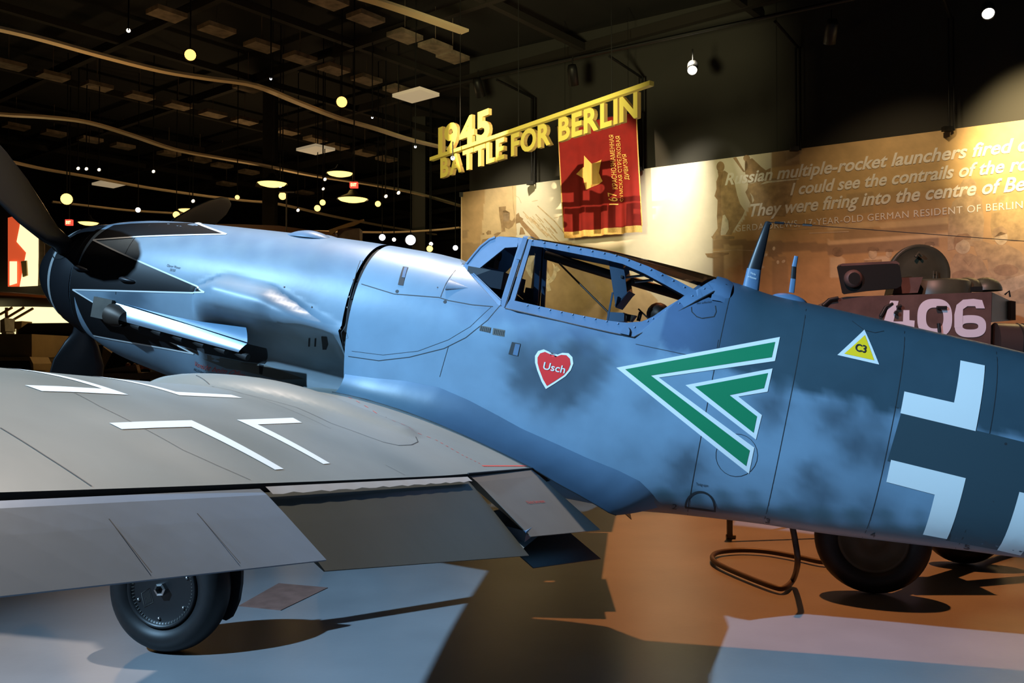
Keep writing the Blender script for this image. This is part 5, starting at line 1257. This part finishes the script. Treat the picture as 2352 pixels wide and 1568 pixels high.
# ---------------------------------------------------------------- ceiling of the hall
def strip(name, pts, H, wd, th, m):
    P = [at_z(px, py, H) for px, py in pts]; P = smooth_path(P, 4); mb = MB_().use(M[m]); rows = []
    for i, p in enumerate(P):
        a, b = P[max(0, i-1)], P[min(len(P)-1, i+1)]; d = (b-a); d /= np.linalg.norm(d); n = np.array([-d[1], d[0], 0]); 
        rows.append([p-n*wd, p+n*wd, p+n*wd+np.array([0, 0, th]), p-n*wd+np.array([0, 0, th])])
    mb.grid(rows, closed_v=True, smooth=False); return mb.build(name)
BANDS = [([(-150, 40), (0, 70), (100, 94), (230, 130), (370, 165), (480, 183), (585, 199), (680, 236), (780, 274), (860, 297), (950, 325), (1060, 350)], 6.0, .07, 'first curved ceiling band, running past the amber lamps'),
    ([(-120, 250), (0, 265), (100, 271), (200, 283), (300, 312), (400, 345), (500, 364), (600, 381), (720, 405), (850, 425), (962, 447), (1060, 475)], 6.0, .075, 'middle curved ceiling band above the exit sign'),
    ([(20, 372), (100, 390), (200, 407), (330, 431), (460, 450), (560, 462), (640, 470), (760, 497), (880, 520), (1000, 540)], 6.0, .075, 'lowest curved ceiling band, just above the nose'),
    ([(120, 465), (200, 474), (300, 485), (420, 492)], 5.6, .06, 'short low ceiling band at the far left'),
    ([(800, -12), (870, 8), (960, 38), (1068, 76)], 6.6, .09, 'ceiling band in the upper middle beside the dark wall'),
    ([(690, 532), (800, 534), (900, 535), (1000, 530), (1057, 524)], 5.0, .05, 'thin pale band close above the engine cowling')]
for pts, H_, wd, lab in BANDS: tag(strip('ceiling_band', pts, H_, wd, .04, 'band'), lab, 'ceiling band', 'curved metal bands under the ceiling')
TILES = [(383, 37), (498, 73), (601, 110), (689, 138), (767, 163), (842, 187), (914, 210), (20, 153), (122, 179), (223, 202), (321, 225), (409, 246), (489, 265), (562, 281), (661, 305), (725, 323), (776, 340), (838, 355), (888, 368), (37, 294), (124, 310), (207, 324), (282, 339), (388, 356), (459, 370), (510, 383), (571, 398), (755, 8), (840, 47), (930, 88), (1000, 112), (1040, 135), (570, 205), (520, 425), (610, 430), (700, 445)]
M['tile'] = mat('ceiling_panel', (.24, .18, .12), rough=.8, noise=.4, nscale=6); M['tilel'] = mat('lit_ceiling_panel', (.5, .42, .3), emit=.35, ecol=(.8, .62, .38))
ua = np.array([3.17, 3.9, 0])/np.linalg.norm([3.17, 3.9]); ub = np.array([-ua[1], ua[0], 0])
for i, (px, py) in enumerate(TILES):
    p = at_z(px, py, 7.4); mb = MB_().use(M['tile']); q4 = [p+ua*.27*a+ub*.2*b for a, b in ((-1, -1), (1, -1), (1, 1), (-1, 1))]; mb.hexa(q4+[q+np.array([0, 0, .08]) for q in q4]); mb.tube([p, (p[0], p[1], 8.2)], .006, 4)
    o = mb.build('ceiling_panel'); tag(o, 'small dim rectangular panel hanging in the rows under the black ceiling', 'ceiling panel', 'dim panels in rows under the ceiling')
for i, (px, py, a, lab) in enumerate(((955, 222, .50, 'bright hanging rectangular panel left of the dark wall'), (725, 346, .55, 'pale hanging panel above the pendant lamps'), (250, 425, .6, 'pale hanging panel at the left above the propeller'))):
    p = at_z(px, py, 6.3); mb = MB_().use(M['tilel']); mb.hexa([p-ua*a*.5-ub*.35, p+ua*a*.5-ub*.35, p+ua*a*.5+ub*.35, p-ua*a*.5+ub*.35]+[q+np.array([0, 0, .06]) for q in (p-ua*a*.5-ub*.35, p+ua*a*.5-ub*.35, p+ua*a*.5+ub*.35, p-ua*a*.5+ub*.35)]); mb.use(M['blacksteel']); mb.tube([p, p+np.array([0, 0, 1.9])], .006, 4)
    tag(mb.build('ceiling_light'), lab, 'ceiling light')  # hanging panels whose glow is put into the material
mb = MB_().use(M['truss'])
for k in range(-4, 9):
    c = np.array([-4.0, 14, 7.75])+ua*k*3.0; mb.box(c, (.12, 40, .18), Matrix.Rotation(math.atan2(ua[1], ua[0])-math.pi/2+math.pi/2, 3, 'Z'))
for k in range(-3, 5):
    c = np.array([-4.0, 16, 7.75])+ub*k*3.4; mb.box(c, (.12, 44, .14), Matrix.Rotation(math.atan2(ua[1], ua[0])-math.pi/2, 3, 'Z'))
o = mb.build('ceiling_grid'); o.name = 'trim_1'; struct(o)
for i, (x0, x1, yt, yb, D) in enumerate(((606, 634, 330, 700, 21), (948, 978, 330, 720, 24))):
    a, b = at_depth(x0, 500, D), at_depth(x1, 500, D); mb = MB_().use(M['wallp']); mb.box(((a[0]+b[0])/2, D, 4.1), (b[0]-a[0], b[0]-a[0], 8.2)); o = mb.build('column'); tag(o, ['square column behind the exit sign side, left of it', 'square column just left of the mural panel'][i] if 0 else ['square dark column left of the exit sign', 'square dark column right of the exit sign'][i], 'column', 'columns of the hall')
a = at_depth(659, 525, 14.5); b = at_depth(658, 441, 14.5); mb = MB_().use(M['brown']); mb.tube([(a[0], a[1], 0), b], .012, 6); mb.box(b, (.25, .02, .02)); tag(mb.build('thin_pole'), 'thin upright pole behind the engine cowling', 'pole')

# lamps in the hall
LAMPS = [('s', 437, 126, 'lenso', .105, 'large amber ceiling spotlight, upper left'), ('s', 785, 234, 'lenso', .12, 'large amber ceiling spotlight in the upper middle'), ('s', 153, 457, 'lensw', .15, 'glowing yellow spotlight above the propeller blade'), ('s', 405, 493, 'lensw', .10, 'yellow spotlight just above the cowling nose'),
    ('s', 649, 450, 'lensw', .10, 'yellow spotlight under the left pendant lamp'), ('s', 643, 425, 'lens', .06, 'small spotlight beside the left pendant lamp'), ('s', 741, 465, 'lensw', .08, 'upper of two close yellow spotlights'), ('s', 729, 478, 'lensw', .09, 'lower of two close yellow spotlights'),
    ('s', 868, 468, 'lensw', .08, 'yellow spotlight left of the right column'), ('s', 878, 545, 'lensc', .10, 'white spotlight above the rear cowling'), ('s', 943, 551, 'lensc', .16, 'brightest white spotlight above the cowling'), ('s', 295, 70, 'lens', .035, 'tiny bright spotlight in the upper left ceiling'),
    ('s', 622, 181, 'lensc', .025, 'tiny white point lamp between the amber lamps'), ('s', 855, 270, 'lensc', .025, 'tiny white point lamp below the right amber lamp'), ('s', 317, 482, 'lens', .07, 'small tilted spotlight left of the yellow one'), ('s', 545, 453, 'lensw', .06, 'small spotlight at the propeller blade tip'),
    ('s', 905, 550, 'lens', .06, 'small tilted spotlight between two white ones'), ('s', 987, 571, 'lensw', .10, 'yellow spotlight near the windscreen'), ('s', 990, 560, 'lens', .06, 'small white spotlight near the windscreen'), ('s', 1046, 569, 'lensc', .08, 'white spotlight beside the mural edge'),
    ('s', 353, 394, 'lensd', .045, 'dim single spotlight right of a row of three'), ('s', 180, 387, 'lensd', .045, 'left of three dim spotlights in a row'), ('s', 199, 388, 'lensd', .045, 'middle of three dim spotlights in a row'), ('s', 228, 390, 'lensd', .045, 'right of three dim spotlights in a row'),
    ('s', 747, 412, 'lensd', .05, 'dim spotlight left of the exit sign'), ('s', 887, 451, 'lensd', .05, 'dim spotlight above the right yellow one'), ('s', 916, 443, 'lensd', .05, 'dim spotlight beside the right column'), ('s', 743, 434, 'lensd', .04, 'dim oval lamp under the exit sign level'), ('s', 685, 483, 'lensd', .05, 'dim tilted spotlight below the yellow pair'), ('s', 954, 337, 'lensc', .03, 'tiny white point lamp beside the right column'),
    ('s', 444, 462, 'lensd', .05, 'dim spotlight above the hidden propeller blade'), ('s', 1040, 363, 'lens', .040, 'bright spotlight shining in front of the sign letters'),
    ('p', 625, 422, 'lensw', .30, 'wide yellow pendant lamp left of the exit sign'), ('p', 781, 399, 'lensw', .30, 'wide yellow pendant lamp above the exit sign'), ('p', 810, 458, 'lensw', .34, 'wide yellow pendant lamp below the exit sign'), ('p', 435, 483, 'lensw', .26, 'wide pendant lamp above the nose of the cowling'), ('p', 203, 512, 'lensw', .26, 'wide pendant lamp at the nose, beside the small exit sign'), ('p', 17, 537, 'lens', .24, 'white pendant lamp at the far left edge')]
for k, px, py, le, r, lab in LAMPS:
    z_ = 6.2 if py < 300 else (5.6 if py < 420 else 5.0)
    p = at_z(px, py, z_) if py < 520 else at_depth(px, py, 22)
    if px == 1040: p = CAM+(sa+sd*.4+sn*.35-CAM); dd = ray(px, py); p = CAM+dd*((np.dot(sn, sa-CAM)+.3)/np.dot(sn, dd))
    if k == 's': can('ceiling_spotlight', p, CAM+np.array([0, 0, .3]) if le != 'lensd' else CAM+np.array([8, 0, -6]), r*1.4, r*.95, le, lab, 'spotlight', 'spotlights in the far hall', 8.2-p[2] if px != 1040 else .25)
    else:
        mb = MB_().use(M['blacksteel']); mb.lathe([(.0, r), (.03, r*.95), (.12, r*.35), (.2, r*.2), (.22, 0)], p, (0, 0, 1), 24); mb.tube([p+np.array([0, 0, .2]), (p[0], p[1], 8.2)], .008, 4); root = mb.build('pendant_lamp'); tag(root, lab, 'pendant lamp', 'pendant lamps in the far hall')
        mb = MB_().use(M[le]); mb.lathe([(.02, r*.93), (-.02, r*.8), (-.05, r*.45), (-.06, 0)], p, (0, 0, 1), 24); mb.build('lamp_diffuser', root)
M['exit'] = mat('exit_sign_red', (.9, .05, .03), emit=2.2, ecol=(1, .05, .03)); M['exitw'] = mat('exit_letters', (1, .8, .3), emit=4, ecol=(1, .72, .25))
for px, py, w_, lab in ((813, 425, 18, 'red exit sign between the two columns'), (159, 511, 15, 'red exit sign above the spinner')):
    p = at_z(px, py, 4.6) if px > 500 else at_depth(px, py, 20); k = p[1]/CAM_F; mb = MB_().use(M['exit']); mb.box(p, (w_*k, .08, 13*k)); mb.use(M['blacksteel']); mb.tube([p, (p[0], p[1], 8.2)], .012, 4); root = mb.build('exit_sign'); tag(root, lab, 'exit sign')
    vs, fs = text_mesh('EXIT', 1, offset=.02); xs = [v.x for v in vs]; mb = MB_().use(M['exitw']); mb.add([(p[0]+(v.x/max(xs)-.5)*w_*.74*k, p[1]-.045, p[2]+(v.y/.73-.5)*7*k) for v in vs], fs); mb.build('exit_lettering', root)

# ---------------------------------------------------------------- displays in the far left of the hall
M['redp'] = mat('orange_banner_print', (.75, .10, .03), emit=.55, ecol=(1, .13, .04)); M['litp'] = mat('backlit_display', (.9, .75, .5), emit=1.3, ecol=(1, .80, .45)); M['yel'] = mat('backlit_yellow_display', (.95, .85, .5), emit=1.5, ecol=(1, .86, .42)); M['sand'] = mat('sand_paint', (.42, .30, .12), rough=.6, noise=.12, nscale=3); M['bwing'] = mat('brown_aircraft_paint', (.13, .06, .03), rough=.5); M['ply'] = mat('plywood', (.30, .15, .06), rough=.6, noise=.2, nscale=8); M['beige'] = mat('beige_board', (.25, .20, .14), rough=.7, noise=.2)  # brightly lit prints and displays: the light on them is put in as emission
def flat(name, poly, D, m, t=.08, lab=None, cat=None, parent=None, group=None):
    P = [at_depth(px, py, D) for px, py in poly]; n = len(P); mb = MB_().use(M[m])
    zl = min(p[2] for p in P); xs_ = [p[0] for p in P if p[2] < zl+.35]
    if cat and zl > .02: tt = max(t*.8, .05); mb.box(((min(xs_)+max(xs_))/2, D+t/2+.01, zl/2+.01), ((max(xs_)-min(xs_))*.9, tt, zl+.02))
    mb.add(P+[p+np.array([0, t, 0]) for p in P], [tuple(range(n)), tuple(range(2*n-1, n-1, -1))]+[(i, i+n, (i+1) % n+n, (i+1) % n) for i in range(n)]); o = mb.build(name, parent)
    return tag(o, lab, cat, group) if lab else o
D = 21
dw = flat('display_wall', [(-80, 450), (78, 480), (108, 540), (108, 900), (-80, 900)], D+.1, 'far', .3, 'tall lit display wall at the far left behind the propeller', 'display wall')
flat('orange_graphic', [(18, 500), (48, 492), (78, 560), (55, 605), (45, 658), (18, 658)], D, 'redp', .02, parent=dw)
flat('lit_graphic', [(48, 492), (70, 497), (88, 540), (88, 590), (86, 656), (45, 658), (55, 605), (60, 580), (38, 555), (45, 520)], D-.03, 'litp', .02, parent=dw)
flat('lower_graphic', [(22, 600), (38, 600), (38, 650), (22, 655)], D-.05, 'litp', .02, parent=dw)
flat('dark_figure', [(48, 600), (60, 598), (62, 632), (52, 636)], D-.08, 'sand', .05, parent=dw)
flat('side_panel', [(88, 545), (102, 560), (102, 650), (88, 655)], D-.02, 'beige', .02, parent=dw)
yw = flat('yellow_display', [(-80, 700), (140, 706), (172, 738), (172, 775), (-80, 790)], 20.4, 'yel', .1, 'bright yellow backlit display wall behind the spinner', 'display wall')
mb = MB_().use(M['ply'])
for a, b in (((0, 722), (28, 706)), ((10, 733), (55, 706)), ((12, 745), (76, 708)), ((15, 706), (15, 728))): mb.tube([at_depth(*a, 20), at_depth(*b, 20)], .03 if a[0] != 15 else .035, 6)
tag(mb.build('timber_struts'), 'slanting struts in front of the yellow display', 'struts')
wd_ = MB_().use(M['bwing']); P = []
for px, y0, y1 in ((-200, 668, 705), (-20, 671, 702), (60, 674, 702), (150, 682, 700), (190, 690, 697)):
    a, b = at_depth(px, y0, 15), at_depth(px, y1, 15); c = (a+b)/2; h_ = (a[2]-b[2])/2; P.append([c+np.array([0, 1.1*math.cos(q)*(1 if px < 180 else .5), h_*math.sin(q)]) for q in np.linspace(0, 2*math.pi, 17)[:-1]])
wd_.grid(P, closed_v=True); wd_.use(mat('orange_stripe', (.45, .16, .06), rough=.5)); 
wd_.add([at_depth(px, y, 13.85) for px, y in ((-100, 668), (40, 674), (140, 682), (140, 687), (40, 679), (-100, 674))], [(0, 1, 2, 3, 4, 5)])
tag(wd_.build('brown_aircraft_wing'), 'long dark brown aircraft wing beyond the spinner, with an orange stripe', 'aircraft wing')
gp = flat('dark_platform', [(42, 757), (64, 742), (170, 741), (170, 790), (120, 772), (75, 800), (72, 772), (40, 770)], 17, 'truss', 1.2, 'dark raised platform behind the lower propeller blade', 'platform')
tk = flat('cargo_box', [(-60, 766), (73, 767), (73, 820), (-60, 820)], 12.5, 'sand', 1.6, 'tan box body of a vehicle at the left edge behind the wing', 'vehicle'); flat('mudguard', [(-60, 820), (68, 819), (76, 835), (77, 850), (72, 850), (68, 828), (-60, 828)], 12.45, 'sand', .5, parent=tk); flat('chassis', [(-60, 828), (70, 828), (72, 900), (-60, 900)], 12.6, 'tankd', 1.4, parent=tk)
flat('crate_stack', [(0, 735), (10, 730), (12, 760), (0, 764)], 19, 'beige', .4, 'small beige stack in front of the yellow display', 'boxes'); flat('wooden_crate', [(33, 738), (50, 737), (49, 756), (33, 755)], 18.5, 'sand', .4, 'small tan crate standing before the yellow display', 'crate')
flat('display_case', [(75, 800), (92, 786), (104, 777), (140, 776), (128, 815), (75, 818)], 19.5, 'beige', .3, 'pale low display seen between platform and propeller blade', 'display case')
flat('green_vehicle', [(75, 812), (95, 805), (125, 812), (122, 845), (75, 850)], 16, 'tankg', 1, 'low green vehicle half hidden behind the lower blade', 'vehicle')
flat('floor_display', [(75, 840), (120, 838), (118, 900), (75, 900)], 15, 'tankd', 1, 'dark low exhibit above the wing edge, behind the blade', 'exhibit')
flat('grey_board', [(236, 795), (262, 815), (262, 840), (232, 850)], 13, 'beige', .1, 'grey-brown board seen under the chin of the cowling', 'board')
flat('dark_equipment', [(258, 808), (300, 825), (345, 845), (345, 905), (250, 905), (240, 845)], 12, 'tankd', .8, 'dark equipment seen under the chin of the cowling', 'equipment')
cr = flat('open_crate', [(228, 850), (312, 837), (318, 860), (228, 862)], 9.3, 'ply', .08, 'open wooden crate beneath the nose, holding round rusty objects', 'crate'); flat('crate_floor', [(228, 858), (310, 857), (395, 850), (400, 870), (228, 872)], 9.2, 'ply', 1.4, parent=cr)
M['rust'] = mat('rusty_shell', (.55, .24, .09), rough=.4)  # orange light on the round objects is put into their colour
for i, (px, py, r) in enumerate(((294, 838, 5.5), (309, 838, 4), (325, 841, 6.8), (342, 845, 5))):
    c = at_depth(px+(4 if i == 3 else 0), py, 9.9-.35*(i == 2)); mb = MB_().use(M['rust']); rr = r/CAM_F*9.9; mb.lathe([(-rr*math.cos(q), rr*math.sin(q)) for q in np.linspace(0, math.pi, 10)], c, (1, 0, -.1), 16)
    if i > 1: mb.tube([c, c+np.array([.2, .02, -.02])], rr*.7, 10)
    tag(mb.build('rusty_shell'), ['small rusty round object at the left of the crate', 'smaller rusty object behind the crate edge', 'largest rusty round object, with a long body', 'rusty object furthest right in the crate'][i], 'shell', 'rusty objects in the open crate')
# wrecked wing and rod beyond the cowling
bw_ = empty('far_aircraft', at_depth(740, 530, 16)); tag(bw_, 'weathered aircraft fuselage and raised hatch beyond the engine cowling', 'aircraft'); b0 = np.array(bw_.location)
def fpoly(name, poly, D, m, t):
    P = [at_depth(px, py, D)-b0 for px, py in poly]; n = len(P); mb = MB_().use(M[m]); mb.add(P+[p+np.array([0, t, 0]) for p in P], [tuple(range(n)), tuple(range(2*n-1, n-1, -1))]+[(i, i+n, (i+1) % n+n, (i+1) % n) for i in range(n)]); return mb.build(name, bw_)
fpoly('fuselage_top', [(470, 514), (560, 515), (640, 518), (705, 527), (770, 534), (770, 600), (470, 600)], 16, 'bwing', .6); mb = MB_().use(M['tankd']); q_ = at_depth(640, 560, 16.3)-b0; mb.tube([q_, (q_[0], q_[1], -b0[2])], .06, 8); mb.build('landing_strut', bw_)
fpoly('raised_hatch', [(775, 524), (826, 524), (826, 556), (775, 550)], 15.6, 'beige', .3); fpoly('hatch_strut', [(754, 528), (800, 512), (835, 503), (836, 506), (812, 518), (775, 527), (760, 540)], 15.5, 'sand', .05); fpoly('torn_skin', [(705, 529), (735, 530), (760, 532), (772, 545), (740, 548), (710, 540)], 15.7, 'ply', .3)
